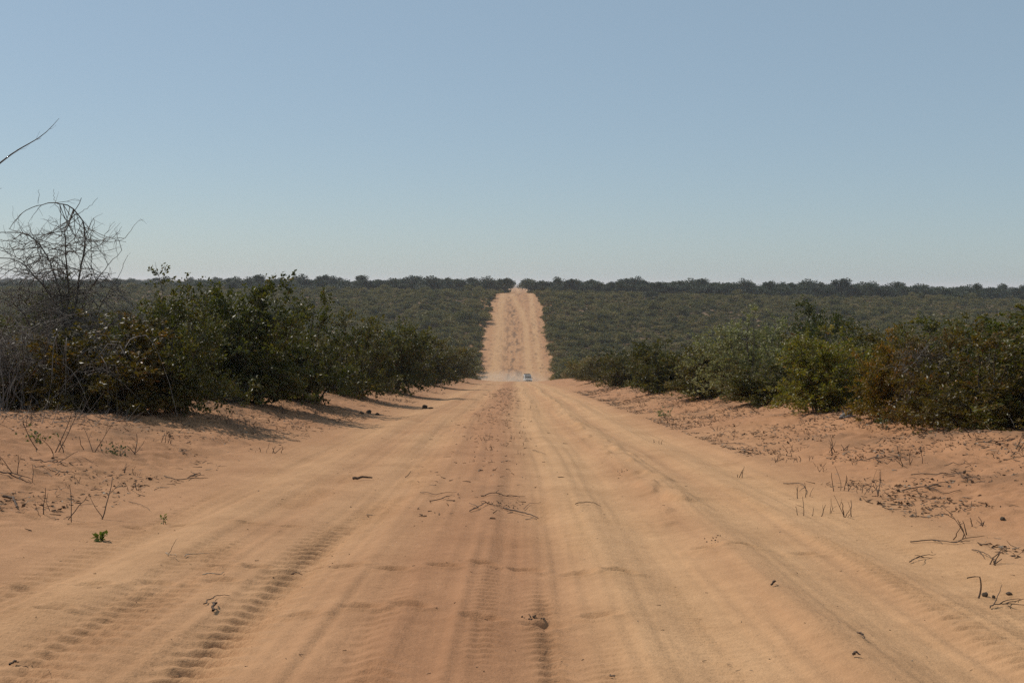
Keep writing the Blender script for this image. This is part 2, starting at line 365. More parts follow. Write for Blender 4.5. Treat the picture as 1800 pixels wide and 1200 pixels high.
# ------------------------------------------------------------------ shrubs
def shrub_meshes(seed, H=3.0, Rad=1.7, nst=19, nbr=8, ntw=6, nlf=17, leaf=.075, sparse_top=False, lf_width=.55, up=.35):
    rg = np.random.default_rng(seed); big = []; thin = []; lp = []; ld = []; lt = []
    for s in range(nst):
        az = (s+rg.uniform(-.4, .4))*2*math.pi*.618; r = math.sqrt((s+.5)/nst)*rg.uniform(.75, 1.12)
        top = H*(1-.62*min(r, 1.1)**2.2)*rg.uniform(.78, 1.08)
        b0 = np.array([math.cos(az), math.sin(az), 0])*Rad*.18*rg.uniform(.3, 1); b0[2] = -.1
        e = np.array([math.cos(az)*Rad*r, math.sin(az)*Rad*r, top])
        c = b0+(e-b0)*np.array([.35, .35, .62])
        p = bez(b0, c, e, 8, .035*H/3, rg); big.append((p, np.linspace(.028, .006, 8)*H/3*rg.uniform(.7, 1.2)))
        stone = rg.uniform(-.08, .10)
        for k in range(nbr):
            t = rg.uniform(.12, 1.0); q = p[min(int(t*7), 6)]*(1-(t*7 % 1))+p[min(int(t*7)+1, 7)]*(t*7 % 1)
            o = q*np.array([1, 1, 0]); o /= np.linalg.norm(o)+.2
            d = .55*o+rg.normal(0, .55, 3)+np.array([0, 0, up+.25*t]); d /= np.linalg.norm(d)
            L = H*.23*rg.uniform(.6, 1.25); e2 = q+d*L+np.array([0, 0, -.04*L]); e2[2] = max(e2[2], .06)
            pb = bez(q, q+d*L*.5+np.array([0, 0, .08*L]), e2, 5, .02, rg); thin.append((pb, np.linspace(.009, .003, 5)*H/3))
            bt = stone+rg.uniform(-.10, .12)
            for m in range(ntw):
                t2 = rg.uniform(.2, 1.0); q2 = pb[min(int(t2*4), 4)]
                d2 = .5*d+rg.normal(0, .6, 3)+np.array([0, 0, .3]); d2 /= np.linalg.norm(d2)
                L2 = .12*H*rg.uniform(.6, 1.4); e3 = q2+d2*L2; e3[2] = max(e3[2], .04)
                thin.append((np.stack([q2, q2+(e3-q2)*.5+rg.normal(0, .012, 3), e3]), np.array([.004, .003, .0015])*H/3))
                n = int(nlf*rg.uniform(.5, 1.4))
                tt = rg.uniform(.1, 1.05, n)[:, None]
                lp.append(q2+(e3-q2)*tt+rg.normal(0, .022*H/3, (n, 3))); ld.append(np.repeat((.6*d2+np.array([0, 0, .15]))[None], n, 0))
                lt.append(np.full(n, bt)+rg.normal(0, .11, n)+(rg.random(n) < .04)*.4)
    for k in range(46):                     # low boughs that carry the leaves down to the sand
        az = rg.uniform(0, 6.28); r0 = Rad*rg.uniform(.25, .6); z0 = rg.uniform(.15, .9)*H/3; q = np.array([math.cos(az)*r0, math.sin(az)*r0, z0])
        e = np.array([math.cos(az)*Rad*rg.uniform(.8, 1.08), math.sin(az)*Rad*rg.uniform(.8, 1.08), max(.12, z0*rg.uniform(.3, 1.2))])
        pb = bez(q, (q+e)/2+np.array([0, 0, .15]), e, 5, .03, rg); thin.append((pb, np.linspace(.009, .003, 5)))
        bt = rg.uniform(-.05, .2)
        for m in range(6):
            q2 = pb[rg.integers(0, 5)]; d2 = rg.normal(0, .7, 3)+np.array([0, 0, .35]); d2 /= np.linalg.norm(d2); e3 = q2+d2*.34*rg.uniform(.6, 1.3); e3[2] = max(e3[2], .04)
            n = int(nlf*rg.uniform(.6, 1.4)); tt = rg.uniform(.05, 1.05, n)[:, None]
            lp.append(q2+(e3-q2)*tt+rg.normal(0, .03, (n, 3))); ld.append(np.repeat((.6*d2)[None], n, 0)); lt.append(np.full(n, bt)+rg.normal(0, .11, n))
    if True:                                # upright shoots that break the outline
        for k in range(4 if not sparse_top else 12):
            az = rg.uniform(0, 6.28); r = Rad*rg.uniform(0, .65); b = np.array([math.cos(az)*r, math.sin(az)*r, H*.72*(1-.4*(r/Rad)**2)])
            L = H*(rg.uniform(.2, .38) if sparse_top else rg.uniform(.12, .22)); e = b+np.array([rg.normal(0, .12), rg.normal(0, .12), 1])*L
            p = bez(b, (b+e)/2+rg.normal(0, .03, 3), e, 5); thin.append((p, np.linspace(.008, .002, 5)*H/3))
            n = int(34*L/.6); tt = rg.uniform(0.1, 1, n)
            lp.append(b+(e-b)*tt[:, None]+rg.normal(0, .045, (n, 3))); ld.append(rg.normal(0, .6, (n, 3))+np.array([0, 0, .5])); lt.append(rg.normal(.1, .14, n))
    lp = np.concatenate(lp); ld = np.concatenate(ld); lt = np.concatenate(lt)
    lp[:, 2] = np.maximum(lp[:, 2], .02)
    V, F = leaves(lp, ld, leaf, rg, lf_width)
    tone = np.repeat(np.clip(.38+lt, 0, 1), 4)
    hz_, rz_ = np.percentile(lp[:, 2], 98.5), np.percentile(np.hypot(lp[:, 0], lp[:, 1]), 96)
    fol = mesh('foliage', V, F, M['leaf'], False, {'tone': tone})
    Va, Fa = tubes(big, 5); Vb, Fb = tubes(thin, 3)
    st = mesh('stems', np.concatenate([Va, Vb]), np.concatenate([Fa, Fb+len(Va)]), M['bark'], True)
    return fol, st, hz_, rz_
SH = [shrub_meshes(200+k, 3.0, [1.7, 1.5, 1.9, 1.6, 1.8, 1.55, 1.75, 1.65][k], leaf=[.098, .108, .092, .102, .098, .112, .09, .10][k], sparse_top=(k in (1,))) for k in range(8)]
def shrub(label, x, y, h, wd, var, tint=(1, 1, 1), rz=0, group=None, name='shrub', sink=.03):
    o = thing(name, label, 'shrub', (x, y, zs(x, y)-sink), rz, (wd/2/SH[var][3], wd/2/SH[var][3], h/SH[var][2]), group)
    f = link('foliage', SH[var][0], o); f.color = (tint[0]*1.22, tint[1]*1.04, tint[2]*.84, 1)
    link('stems', SH[var][1], o)
    return o
G1 = 'shrubs lining the cleared strip'
# photo x of the middle, row of the base, row of the top, width in photo pixels, mesh, tint, label
FRONT = [
 (60, 722, 580, 250, 0, (.85, .66, .5), 'dark tangled shrub beneath the bare thorn bush at the left edge'),
 (185, 728, 555, 200, 5, (.9, .70, .52), 'brownish shrub with dead twigs just right of the bare thorn bush foot'),
 (305, 733, 512, 200, 2, (.8, .85, .7), 'broad dark green shrub between the bare thorn bush and the tallest left shrub'),
 (432, 712, 497, 180, 1, (.9, .95, .8), 'tallest left shrub, with thin sparse shoots standing above the skyline trees'),
 (535, 712, 525, 160, 4, (.8, .85, .7), 'dense glossy shrub right of the tallest left shrub, casting shadow on sand'),
 (620, 700, 552, 130, 6, (.75, .82, .65), 'dark rounded shrub behind the three dung balls on the left verge'),
 (690, 690, 572, 120, 3, (.8, .85, .65), 'mid sized shrub on left verge above the dark dung heap'),
 (755, 677, 592, 90, 7, (.85, .85, .7), 'small olive shrub, third from the valley end of the left row'),
 (800, 668, 606, 70, 2, (.9, .85, .7), 'low shrub, second from the valley end of the left row'),
 (1745, 757, 568, 230, 4, (.95, .78, .6), 'large dark brown green shrub at the right edge of the picture'),
 (1655, 752, 590, 150, 6, (1.05, .74, .55), 'reddish brown shrub behind the grey dead branches on the right'),
 (1570, 742, 588, 110, 5, (1.35, 1.05, .55), 'shrub with golden orange leaves on its left side, right verge'),
 (1450, 726, 592, 150, 3, (1.35, 1.42, .80), 'bright yellow green leafy shrub on the right verge'),
 (1440, 690, 540, 110, 0, (.6, .75, .55), 'tall dark shrub rising behind the yellow green one on the right'),
 (1325, 704, 562, 165, 2, (2.0, 2.2, 2.9), 'pale grey green fine leaved shrub with domed top, right side'),
 (1345, 714, 640, 110, 7, (.75, .8, .6), 'low olive shrub in front of the pale domed shrub'),
 (1245, 700, 618, 110, 1, (1.0, .88, .7), 'brownish olive shrub left of the pale domed shrub'),
 (1165, 690, 600, 100, 5, (.85, .85, .65), 'dark shrub with jagged top in the middle of the right row'),
 (1100, 680, 618, 80, 0, (.85, .8, .62), 'small dark shrub, third from the valley end of the right row'),
 (1050, 672, 628, 65, 6, (1.05, .85, .7), 'low brown shrub, second from the valley end of the right row'),
]
taken = []
for i, (px, pb, pt, pw, var, tint, lab) in enumerate(FRONT):
    x, y = ground_at(px, pb)
    y = min(y, 150); x = (px-900)/2000*y
    wd = pw/2000*y*1.32; h = (at(px, pt, y+.3*wd).z-zs(x, y))*.97
    y2 = y+wd*.40                        # the base row is the near edge of the crown
    x2 = (px-900)/2000*y2
    so = shrub(lab, x2, y2, max(h, .9), wd, var, tint, rz=i*1.7, group=G1)
    if lab.startswith('pale grey green'):
        f = so.children[0]; f.material_slots[0].link = 'OBJECT'; f.material_slots[0].material = M['grey_leaf']; f.color = (1.42, 1.10, .95, 1)
    taken.append((x2, y2, wd*.5))
# the rows behind and further down the near slope
rs = np.random.default_rng(5)
cnt = 0; tries = 0
while cnt < 275 and tries < 12000:
    tries += 1
    side = -1 if rs.random() < .5 else 1
    y = 16+120*rs.random()**1.15
    edge = half(y)+.4
    x = side*(edge+ (rs.random()**1.6)*min(.5*y+8-edge*.2, 46))+xc(y)
    if abs(x) > .50*y+9: continue
    if y < 26 and x < -.5*.62*y: continue       # the thorn bush and its dead twigs stand here
    rad = rs.uniform(.9, 1.6)
    if any((x-a)**2+(y-b)**2 < (c*.46+rad*.56)**2 for a, b, c in taken): continue
    # keep the skyline of the first row as the photograph has it
    lim = 2.5 if side < 0 else 2.0
    h = rs.uniform(1.7, lim+.3)*(1.0 if abs(x) > edge+3 else .85); 
    taken.append((x, y, rad))
    nearrow = abs(x-xc(y)) < edge+2.2
    lab = ('%s shrub in the thicket %s of the road, behind the first row' % ('olive green', 'left' if side < 0 else 'right')) if not nearrow else \
          ('small shrub filling the first row at the %s verge' % ('left' if side < 0 else 'right'))
    g = 'thicket shrubs %s of the road' % ('left' if side < 0 else 'right') if not nearrow else 'filler shrubs on the %s verge' % ('left' if side < 0 else 'right')
    k = rs.uniform(.8, 1.1)
    shrub(lab, x, y, h, rad*2.7, int(rs.integers(0, 8)), (k*rs.uniform(.9, 1.15), k, k*rs.uniform(.65, .9)), rs.uniform(0, 6.28), g)
    cnt += 1

# ------------------------------------------------------------------ bare thorn bush on the left
def twiggy(base_paths, rg, n1, n2, droop=.25, l1=.8, l2=.35, r1=.006, spread=.8):
    """grow side twigs and thorny sub-twigs on given main branches"""
    allp = list(base_paths); lvl1 = []
    for _ in range(n1):
        p, r = base_paths[rg.integers(0, len(base_paths))]
        k = rg.integers(max(1, len(p)//4), len(p)); q = np.asarray(p)[k]
        t = np.asarray(p)[k]-np.asarray(p)[k-1]; t /= np.linalg.norm(t)+1e-9
        d = .6*t+rg.normal(0, spread, 3); d[2] += .15; d /= np.linalg.norm(d)
        L = l1*rg.uniform(.4, 1.3); e = q+d*L+np.array([0, 0, -droop*L*rg.random()])
        path = bez(q, q+d*L*.6+rg.normal(0, .06*L, 3), e, 7, .012, rg); lvl1.append((path, np.linspace(r1, r1*.3, 7))); 
    allp += lvl1
    for _ in range(n2):
        p, r = lvl1[rg.integers(0, len(lvl1))]
        k = rg.integers(1, len(p)); q = p[k]; t = p[k]-p[k-1]; t /= np.linalg.norm(t)+1e-9
        d = .5*t+rg.normal(0, .7, 3); d /= np.linalg.norm(d); L = l2*rg.uniform(.3, 1.3)
        allp.append((bez(q, q+d*L*.55+rg.normal(0, .05*L, 3), q+d*L, 4, .006, rg), np.linspace(r1*.55, r1*.25, 4)))
    return allp
rg = np.random.default_rng(31)
DB = 27.0
def tr(pts, y0=DB, y1=None, wob=.25):     # a branch from points seen in the photograph, bending in depth too
    n = len(pts); y1 = y0 if y1 is None else y1
    return [at(a, b, y0+(y1-y0)*i/(n-1)+wob*math.sin(i*1.7+a)) for i, (a, b) in enumerate(pts)]
mains = []
for pts, r0, r1, ya, yb in [
    ([(120, 722), (118, 640), (116, 560), (122, 520), (116, 450), (111, 412), (131, 372), (143, 348)], .032, .006, DB, DB-.5),
    ([(121, 722), (122, 600), (131, 540), (140, 480), (152, 412), (145, 384), (130, 366), (112, 358), (90, 357), (68, 360), (42, 370), (27, 388), (17, 402)], .030, .005, DB, DB+.9),
    ([(118, 722), (112, 560), (97, 530), (75, 500), (50, 472), (30, 455), (0, 452), (-40, 462)], .026, .006, DB, DB-.8),
    ([(118, 700), (108, 520), (80, 440), (55, 412), (25, 408), (-10, 408), (-50, 425)], .024, .006, DB, DB+1.2),
    ([(122, 700), (135, 560), (160, 500), (185, 470), (200, 455), (214, 440)], .020, .004, DB, DB-.9),
    ([(120, 710), (150, 600), (180, 530), (200, 500), (212, 480), (216, 470)], .020, .004, DB, DB+.7),
    ([(115, 710), (70, 600), (35, 540), (0, 520), (-40, 530)], .022, .005, DB, DB-1.2),
    ([(117, 690), (90, 590), (60, 540), (20, 520), (-25, 500)], .018, .004, DB, DB+.5),
    ([(122, 690), (150, 620), (190, 570), (225, 560), (260, 590)], .016, .004, DB, DB-1.2),
    ([(160, 412), (160, 440), (161, 480), (163, 520)], .008, .004, DB+.2, DB),
    ([(95, 332), (96, 356), (108, 376), (117, 388)], .003, .006, DB+.3, DB-.2),
    ([(69, 333), (67, 358)], .003, .006, DB+.5, DB+.5),
    ([(172, 348), (155, 366), (142, 374), (131, 378)], .003, .006, DB-.3, DB-.2)]:
    p = spline([tuple(v) for v in tr(pts, ya, yb)], max(6, len(pts)*4))
    p[1:-1] += rg.normal(0, .011, p[1:-1].shape); mains.append((p, np.linspace(r0*1.15, r1*1.2, len(p))))
arches = []
for _ in range(330):
    p = mains[rg.integers(0, 9)][0]; q = p[rg.integers(len(p)//5, len(p)*3//4)]
    az = rg.uniform(0, 6.28); L = rg.uniform(.5, 1.9); d = np.array([math.cos(az), .6*math.sin(az), 0])
    e = q+d*L+np.array([0, 0, rg.uniform(-.9, .35)*L*.7]); c = q+d*L*.5+np.array([0, 0, rg.uniform(.1, .55)*L])
    top = at(110, 400, DB).z
    if c[2] > top-.15: c[2] = top-.15-rg.random()*.5
    if e[2] > top: e[2] = top-rg.random()*.6
    arches.append((bez(q, c, e, 10, .015, rg), np.linspace(.0105, .005, 10)))
paths = mains[:9]+arches+twiggy(arches+mains[:9]*4, rg, 800, 2600, .3, .5, .3, .0082, .85)[len(arches)+36:]
# dead stems that arch over and hang down to the sand round the foot
for _ in range(240):
    a = rg.uniform(-80, 235); yq = rg.uniform(21.2, 26.5); top = rg.uniform(500, 640); b = a+rg.normal(0, 70)
    g = at(b, 700, yq); gz = zs(g.x, g.y)+rg.uniform(0, .25)
    p0 = np.array(at(a, rg.uniform(610, 680), yq)); c = np.array(at((a+b)/2, top, yq+rg.uniform(-.4, .4))); e = np.array([g.x, g.y-rg.uniform(0, .8), gz])
    paths.append((bez(p0, c, e, 8, .02, rg), np.linspace(.012, .005, 8)*rg.uniform(.6, 1.3)))
bx = at(119, 722, DB); base = Vector((bx.x, bx.y, zs(bx.x, bx.y)-.05))
def local(paths, o): return [(np.asarray(p)-np.array(o), r) for p, r in paths]
bare = thing('bare_shrub', 'tall leafless grey thorn bush with arching branches against the sky, far left', 'shrub', base)
Vm, Fm = tubes(local(mains, base), 6); link('branches', mesh('branches', Vm, Fm, M['bark'], True), bare)
Vm, Fm = tubes(local(paths[len(mains[:9]):], base), 3); link('twigs', mesh('twigs', Vm, Fm, M['dead_wood'], True), bare)
# a lower tangle of dead twigs in front of it
yt = 21.5; tb0 = at(25, 722, yt); tb0.z = zs(tb0.x, tb0.y)
tm0 = []
for k in range(16):
    a = 25+rg.normal(0, 60); e = at(a+rg.normal(0, 45), rg.uniform(555, 660), yt+rg.uniform(-.6, .9)); c = at(a, rg.uniform(530, 640), yt+rg.uniform(-.4, .6))
    b = np.array([tb0.x+rg.normal(0, .35), tb0.y+rg.normal(0, .25), 0]); b[2] = zs(b[0], b[1])-.03
    tm0.append((bez(b, c, e, 12, .02, rg), np.linspace(.014, .006, 12)))
tp0 = twiggy(tm0, rg, 260, 700, .6, .6, .3, .0065, .8)
dt = thing('dead_shrub', 'low grey tangle of dead twigs at the left edge under the thorn bush', 'shrub', tb0)
Vm, Fm = tubes(local(tm0, tb0), 5); link('branches', mesh('branches', Vm, Fm, M['dead_wood'], True), dt)
Vm, Fm = tubes(local(tp0[len(tm0):], tb0), 3); link('twigs', mesh('twigs', Vm, Fm, M['dead_wood'], True), dt)
# the tree outside the frame whose branch reaches in
yb = 22.0
tm = []
tb = at(-210, 760, yb); tb.z = zs(tb.x, tb.y)-.1
for pts, r0, r1 in [([(-210, 770), (-205, 600), (-180, 470), (-120, 380), (-60, 330), (0, 288), (14, 274), (32, 262), (52, 252), (72, 243), (85, 230), (96, 218), (104, 208)], .07, .003),
                    ([(72, 243), (66, 236), (60, 246), (70, 231)][:1]+[(62, 247), (70, 231)], .004, .002),
                    ([(-120, 380), (-80, 350), (-30, 335), (3, 331)], .02, .003), ([(30, 263), (44, 262), (50, 256)], .003, .0015), ([(88, 227), (92, 226), (99, 220)], .003, .0015),
                    ([(-190, 520), (-260, 400), (-330, 300)], .05, .008), ([(-180, 470), (-190, 330), (-160, 220), (-110, 150)], .04, .006)]:
    p = spline([tuple(v) for v in tr(pts, yb, yb+.5, .05)], max(4, len(pts)*3)); tm.append((p, np.linspace(r0, r1, len(p))))
bt = thing('bare_tree', 'thin bare branch reaching into the sky from beyond the left edge', 'tree', tb)
Vm, Fm = tubes(local(tm[:1]+tm[5:], tb), 6); link('trunk', mesh('trunk', Vm, Fm, M['bark'], True), bt)
Vm, Fm = tubes(local(tm[1:5], tb), 4); link('twig', mesh('twig', Vm, Fm, M['bark'], True), bt)
# dead branches inside the right-hand shrub
yd = 19.6
dm = []
for pts in [([(1600, 700), (1608, 650), (1622, 610), (1650, 600)]), ([(1606, 690), (1606, 655), (1597, 640)]), ([(1588, 655), (1606, 640), (1625, 615), (1640, 590)]),
            ([(1573, 660), (1574, 648), (1582, 640)]), ([(1640, 700), (1640, 655), (1655, 635), (1680, 625)]), ([(1612, 672), (1626, 680), (1634, 690)]), ([(1625, 720), (1615, 650), (1600, 610), (1585, 600)])]:
    p = spline([tuple(v) for v in tr(pts, yd, yd+.3, .12)], 12); dm.append((p, np.linspace(.012, .004, 12)))
dbs = at(1620, 745, yd+.3); dbs.z = zs(dbs.x, dbs.y)
for a in (1600, 1625, 1645):
    p = spline([tuple(dbs), tuple(at(a, 700, yd+.2)), tuple(at(a+rg.uniform(-15, 15), 640, yd+.2))], 10); dm.append((p, np.linspace(.016, .008, 10)))
dp = twiggy(dm, rg, 130, 380, .3, .5, .25, .0042, .8)
dd = thing('dead_shrub', 'grey tangle of dead branches in front of the reddish brown right shrub', 'shrub', dbs)
Vm, Fm = tubes(local(dm, dbs), 5); link('branches', mesh('branches', Vm, Fm, M['dead_wood'], True), dd)
Vm, Fm = tubes(local(dp[len(dm):], dbs), 3); link('twigs', mesh('twigs', Vm, Fm, M['dead_wood'], True), dd)

# ------------------------------------------------------------------ scrub over the valley and the far slope (uncountable)
def clump(seed, n, H, Rad, size, lobes, mat, name, trunk=0.0):
    rg = np.random.default_rng(seed); pos = []; tone = []
    for k in range(lobes):
        az = rg.uniform(0, 6.28); r = Rad*math.sqrt(rg.random())*.72; lr = Rad*rg.uniform(.32, .55)
        c = np.array([math.cos(az)*r, math.sin(az)*r, trunk+(H-trunk)*rg.uniform(.35, .80)*(1-.35*(r/Rad)**2)])
        m = n//lobes; v = rg.normal(0, 1, (m, 3)); v /= np.linalg.norm(v, axis=1)[:, None]; v *= (rg.random((m, 1))**.4)*lr*np.array([1, 1, .8])
        pos.append(c+v); tone.append(np.full(m, rg.uniform(.2, .6))+rg.normal(0, .08, m))
    pos = np.concatenate(pos); pos[:, 2] = np.clip(pos[:, 2], .05, H)
    V, F = leaves(pos, rg.normal(0, 1, pos.shape)+np.array([0, 0, .6]), size, rg, .75, .2)
    return mesh(name, V, F, mat, False, {'tone': np.repeat(np.clip(np.concatenate(tone), 0, 1), 4)})
lib = bpy.data.collections.new('scrub_library')
for k in range(6):
    lib.objects.link(bpy.data.objects.new('scrub_bush', clump(400+k, 950, rng.uniform(2.2, 2.9), rng.uniform(1.3, 1.8), .22, 8, M['far_leaf'], 'scrub_bush')))
pts = []; scl = []; rz = []
rs = np.random.default_rng(17)
for yy in np.concatenate([np.arange(92, 330, 2.3), np.arange(330, 520, 1.75), np.arange(520, 640, 2.4)]):
    wmax = .47*yy+25
    xs = np.arange(-wmax, wmax, 2.3)+rs.uniform(-1.1, 1.1, len(np.arange(-wmax, wmax, 2.3)))
    yv = yy+rs.uniform(-1.1, 1.1, len(xs))
    edge = half(yv)+.3+.9*rs.random(len(xs))
    keep = (np.abs(xs-xc(yv)) > edge) & (rs.random(len(xs)) < .90)
    keep &= ~((yv < 150) & (np.abs(xs) < 26) & (rs.random(len(xs)) < .5))
    for x, y in zip(xs[keep], yv[keep]):
        if y > 520 and rs.random() < .5: continue
        pts.append((x, y)); s = min(math.exp(rs.normal(-.38, .36)), 1.35)*(.62+.75*float(vnoise(x*.05, y*.05, 77)))*(1.5 if rs.random() < .05 else 1)*float(np.interp(y, [0, 400, 470, 700], [1.05, 1.0, .74, .7]))
        scl.append((max(s, .62)*rs.uniform(1.0, 1.4), max(s, .62)*rs.uniform(1.0, 1.4), s*rs.uniform(.75, 1.1))); rz.append(rs.uniform(0, 6.28))
pts = np.array(pts); pz = terrain(pts[:, 0], pts[:, 1])-.15
pm = bpy.data.meshes.new('scrub'); pm.vertices.add(len(pts)); pm.vertices.foreach_set('co', np.column_stack([pts, pz]).astype(np.float32).ravel())
a = pm.attributes.new('scl', 'FLOAT_VECTOR', 'POINT'); a.data.foreach_set('vector', np.array(scl, np.float32).ravel())
a = pm.attributes.new('rot', 'FLOAT_VECTOR', 'POINT'); a.data.foreach_set('vector', np.column_stack([np.zeros((len(rz), 2)), rz]).astype(np.float32).ravel())
def scatter(name, me, lib):
    o = link(name, me)
    ng = bpy.data.node_groups.new(name+'_scatter', 'GeometryNodeTree')
    ng.interface.new_socket('Geometry', in_out='INPUT', socket_type='NodeSocketGeometry'); ng.interface.new_socket('Geometry', in_out='OUTPUT', socket_type='NodeSocketGeometry')
    gi = ng.nodes.new('NodeGroupInput'); go = ng.nodes.new('NodeGroupOutput')
    ci = ng.nodes.new('GeometryNodeCollectionInfo'); ci.inputs['Collection'].default_value = lib; ci.inputs['Separate Children'].default_value = True; ci.inputs['Reset Children'].default_value = True
    ip = ng.nodes.new('GeometryNodeInstanceOnPoints'); ip.inputs['Pick Instance'].default_value = True
    for nm, sk in (('scl', 'Scale'), ('rot', 'Rotation')):
        na = ng.nodes.new('GeometryNodeInputNamedAttribute'); na.data_type = 'FLOAT_VECTOR'; na.inputs['Name'].default_value = nm
        if sk == 'Rotation':
            er = ng.nodes.new('FunctionNodeEulerToRotation'); ng.links.new(na.outputs[0], er.inputs[0]); ng.links.new(er.outputs[0], ip.inputs[sk])
        else: ng.links.new(na.outputs[0], ip.inputs[sk])
    ri = ng.nodes.new('FunctionNodeRandomValue'); ri.data_type = 'INT'; ri.inputs[4].default_value = 0; ri.inputs[5].default_value = 30
    ng.links.new(ri.outputs[2], ip.inputs['Instance Index'])
    ng.links.new(gi.outputs[0], ip.inputs['Points']); ng.links.new(ci.outputs[0], ip.inputs['Instance']); ng.links.new(ip.outputs[0], go.inputs[0])
    md = o.modifiers.new('scatter', 'NODES'); md.node_group = ng
    return o
tag(scatter('scrub', pm, lib), 'dense grey green scrub covering the valley and its far slope', 'scrub', kind='stuff')

# ------------------------------------------------------------------ the wood on the ridge
TR = []
for k in range(6):
    H = [8.5, 7.5, 9.5, 8.0, 7.0, 9.0][k]; Rd = [4.2, 4.6, 4.0, 3.6, 4.4, 4.8][k]
    cr = clump(500+k, 1500, H, Rd, .62, 13, M['tree_leaf'], 'crown', trunk=1.6)
    rg2 = np.random.default_rng(600+k); pp = [(bez((0, 0, -.3), (.2, .1, 2), (.3, 0, H*.62), 6, .04, rg2), np.linspace(.22, .08, 6))]
    for q in range(5):
        az = q*1.3+k; pp.append((bez((.15, 0, 1.6+.3*q), (math.cos(az)*1.4, math.sin(az)*1.4, 2.9+.3*q), (math.cos(az)*Rd*.6, math.sin(az)*Rd*.6, H*.68), 5, .05, rg2), np.linspace(.10, .03, 5)))
    Vt, Ft = tubes(pp, 5); TR.append((cr, mesh('trunk', Vt, Ft, M['bark'], True)))
def tree(label, x, y, h, wd, var, group=None, rz=0):
    o = thing('tree', label, 'tree', (x, y, float(terrain(x, y))-.1), rz, (wd/8.0, wd/8.0, h/8.2), group)
    link('crown', TR[var][0], o); link('trunk', TR[var][1], o); return o
rs = np.random.default_rng(23)
SPEC = [(897, 512, 494, 20, 640, 'rounded dark tree standing at the left edge of the road on the ridge'),
        (880, 513, 490, 34, 540, 'broad tree left of the rounded one where the road meets the skyline'),
        (928, 512, 492, 26, 560, 'tree at the right edge of the road where it meets the skyline'),
        (955, 516, 490, 36, 520, 'wide low tree right of the road end, above the scrub'),
        (1143, 528, 508, 22, 455, 'single dark tree standing in the scrub below the wood, right of road'),
        (1115, 515, 487, 26, 540, 'tree standing out above the skyline wood, above the single dark tree'),
        (1215, 516, 489, 34, 540, 'round topped tree standing out of the skyline wood, right of centre'),
        (1420, 520, 490, 28, 540, 'tallest tree on the right skyline, above the pale domed shrub'),
        (636, 512, 485, 24, 560, 'thin topped tree on the left skyline above its neighbours'),
        (695, 512, 486, 26, 560, 'tree on the left skyline right of the thin topped one')]
for i, (px, pb, pt, pw, y, lab) in enumerate(SPEC):
    x = (px-900)/2000*y; h = at(px, pt, y).z-float(terrain(x, y))
    tree(lab, x, y, h, pw/2000*y*1.15, i % 6, rz=i)
def skyline(px): return np.interp(px, [-100, 240, 300, 480, 640, 880, 930, 1200, 1500, 1800, 1950], [497, 494, 491, 489, 488.5, 490, 492, 492.5, 497, 505, 508])
for i, px in enumerate(np.arange(-60, 1870, 12.0)):
    px += rs.uniform(-5, 5)
    if 889 < px < 929: continue
    y = rs.uniform(495, 560); x = (px-900)/2000*y
    h = (at(px, skyline(px)+rs.choice([-4.0, -1, 2, 4])+rs.uniform(-2, 2), y).z-float(terrain(x, y)))
    side = 'left' if px < 905 else 'right'
    tree('dark bushy tree in the skyline wood %s of the road' % side, x, y, max(h, 4), rs.uniform(6.5, 11), int(rs.integers(0, 6)), 'skyline trees %s of the road' % side, rs.uniform(0, 6.28))
libt = bpy.data.collections.new('wood_library')
for k in range(6):
    o = bpy.data.objects.new('wood_tree', TR[k][0]); libt.objects.link(o)
pts = []; scl = []; rz = []
for px in np.arange(-120, 1930, 1.7):
    y = rs.uniform(490, 700); x = (px-900)/2000*y
    if abs(x-xc(y)) < half(y)+2.5: continue
    h = (at(px, skyline(px)+rs.uniform(3, 13), y).z-float(terrain(x, y)))
    if h < 2.2: h = 2.2
    s = rs.uniform(.7, 1.15)
    pts.append((x, y)); scl.append((s, s, h/8.2)); rz.append(rs.uniform(0, 6.28))
for _ in range(900):
    y = rs.uniform(760, 2600); x = rs.uniform(-.5, .5)*y
    if abs(x-xc(y)) < 9: continue
    pts.append((x, y)); s = rs.uniform(.9, 1.6); scl.append((s, s, rs.uniform(.55, .85))); rz.append(0)
pts = np.array(pts); pz = terrain(pts[:, 0], pts[:, 1])-.2
wm = bpy.data.meshes.new('wood'); wm.vertices.add(len(pts)); wm.vertices.foreach_set('co', np.column_stack([pts, pz]).astype(np.float32).ravel())
a = wm.attributes.new('scl', 'FLOAT_VECTOR', 'POINT'); a.data.foreach_set('vector', np.array(scl, np.float32).ravel())
a = wm.attributes.new('rot', 'FLOAT_VECTOR', 'POINT'); a.data.foreach_set('vector', np.column_stack([np.zeros((len(rz), 2)), rz]).astype(np.float32).ravel())
tag(scatter('wood', wm, libt), 'low dark woodland filling the ridge behind the skyline trees', 'woodland', kind='stuff')

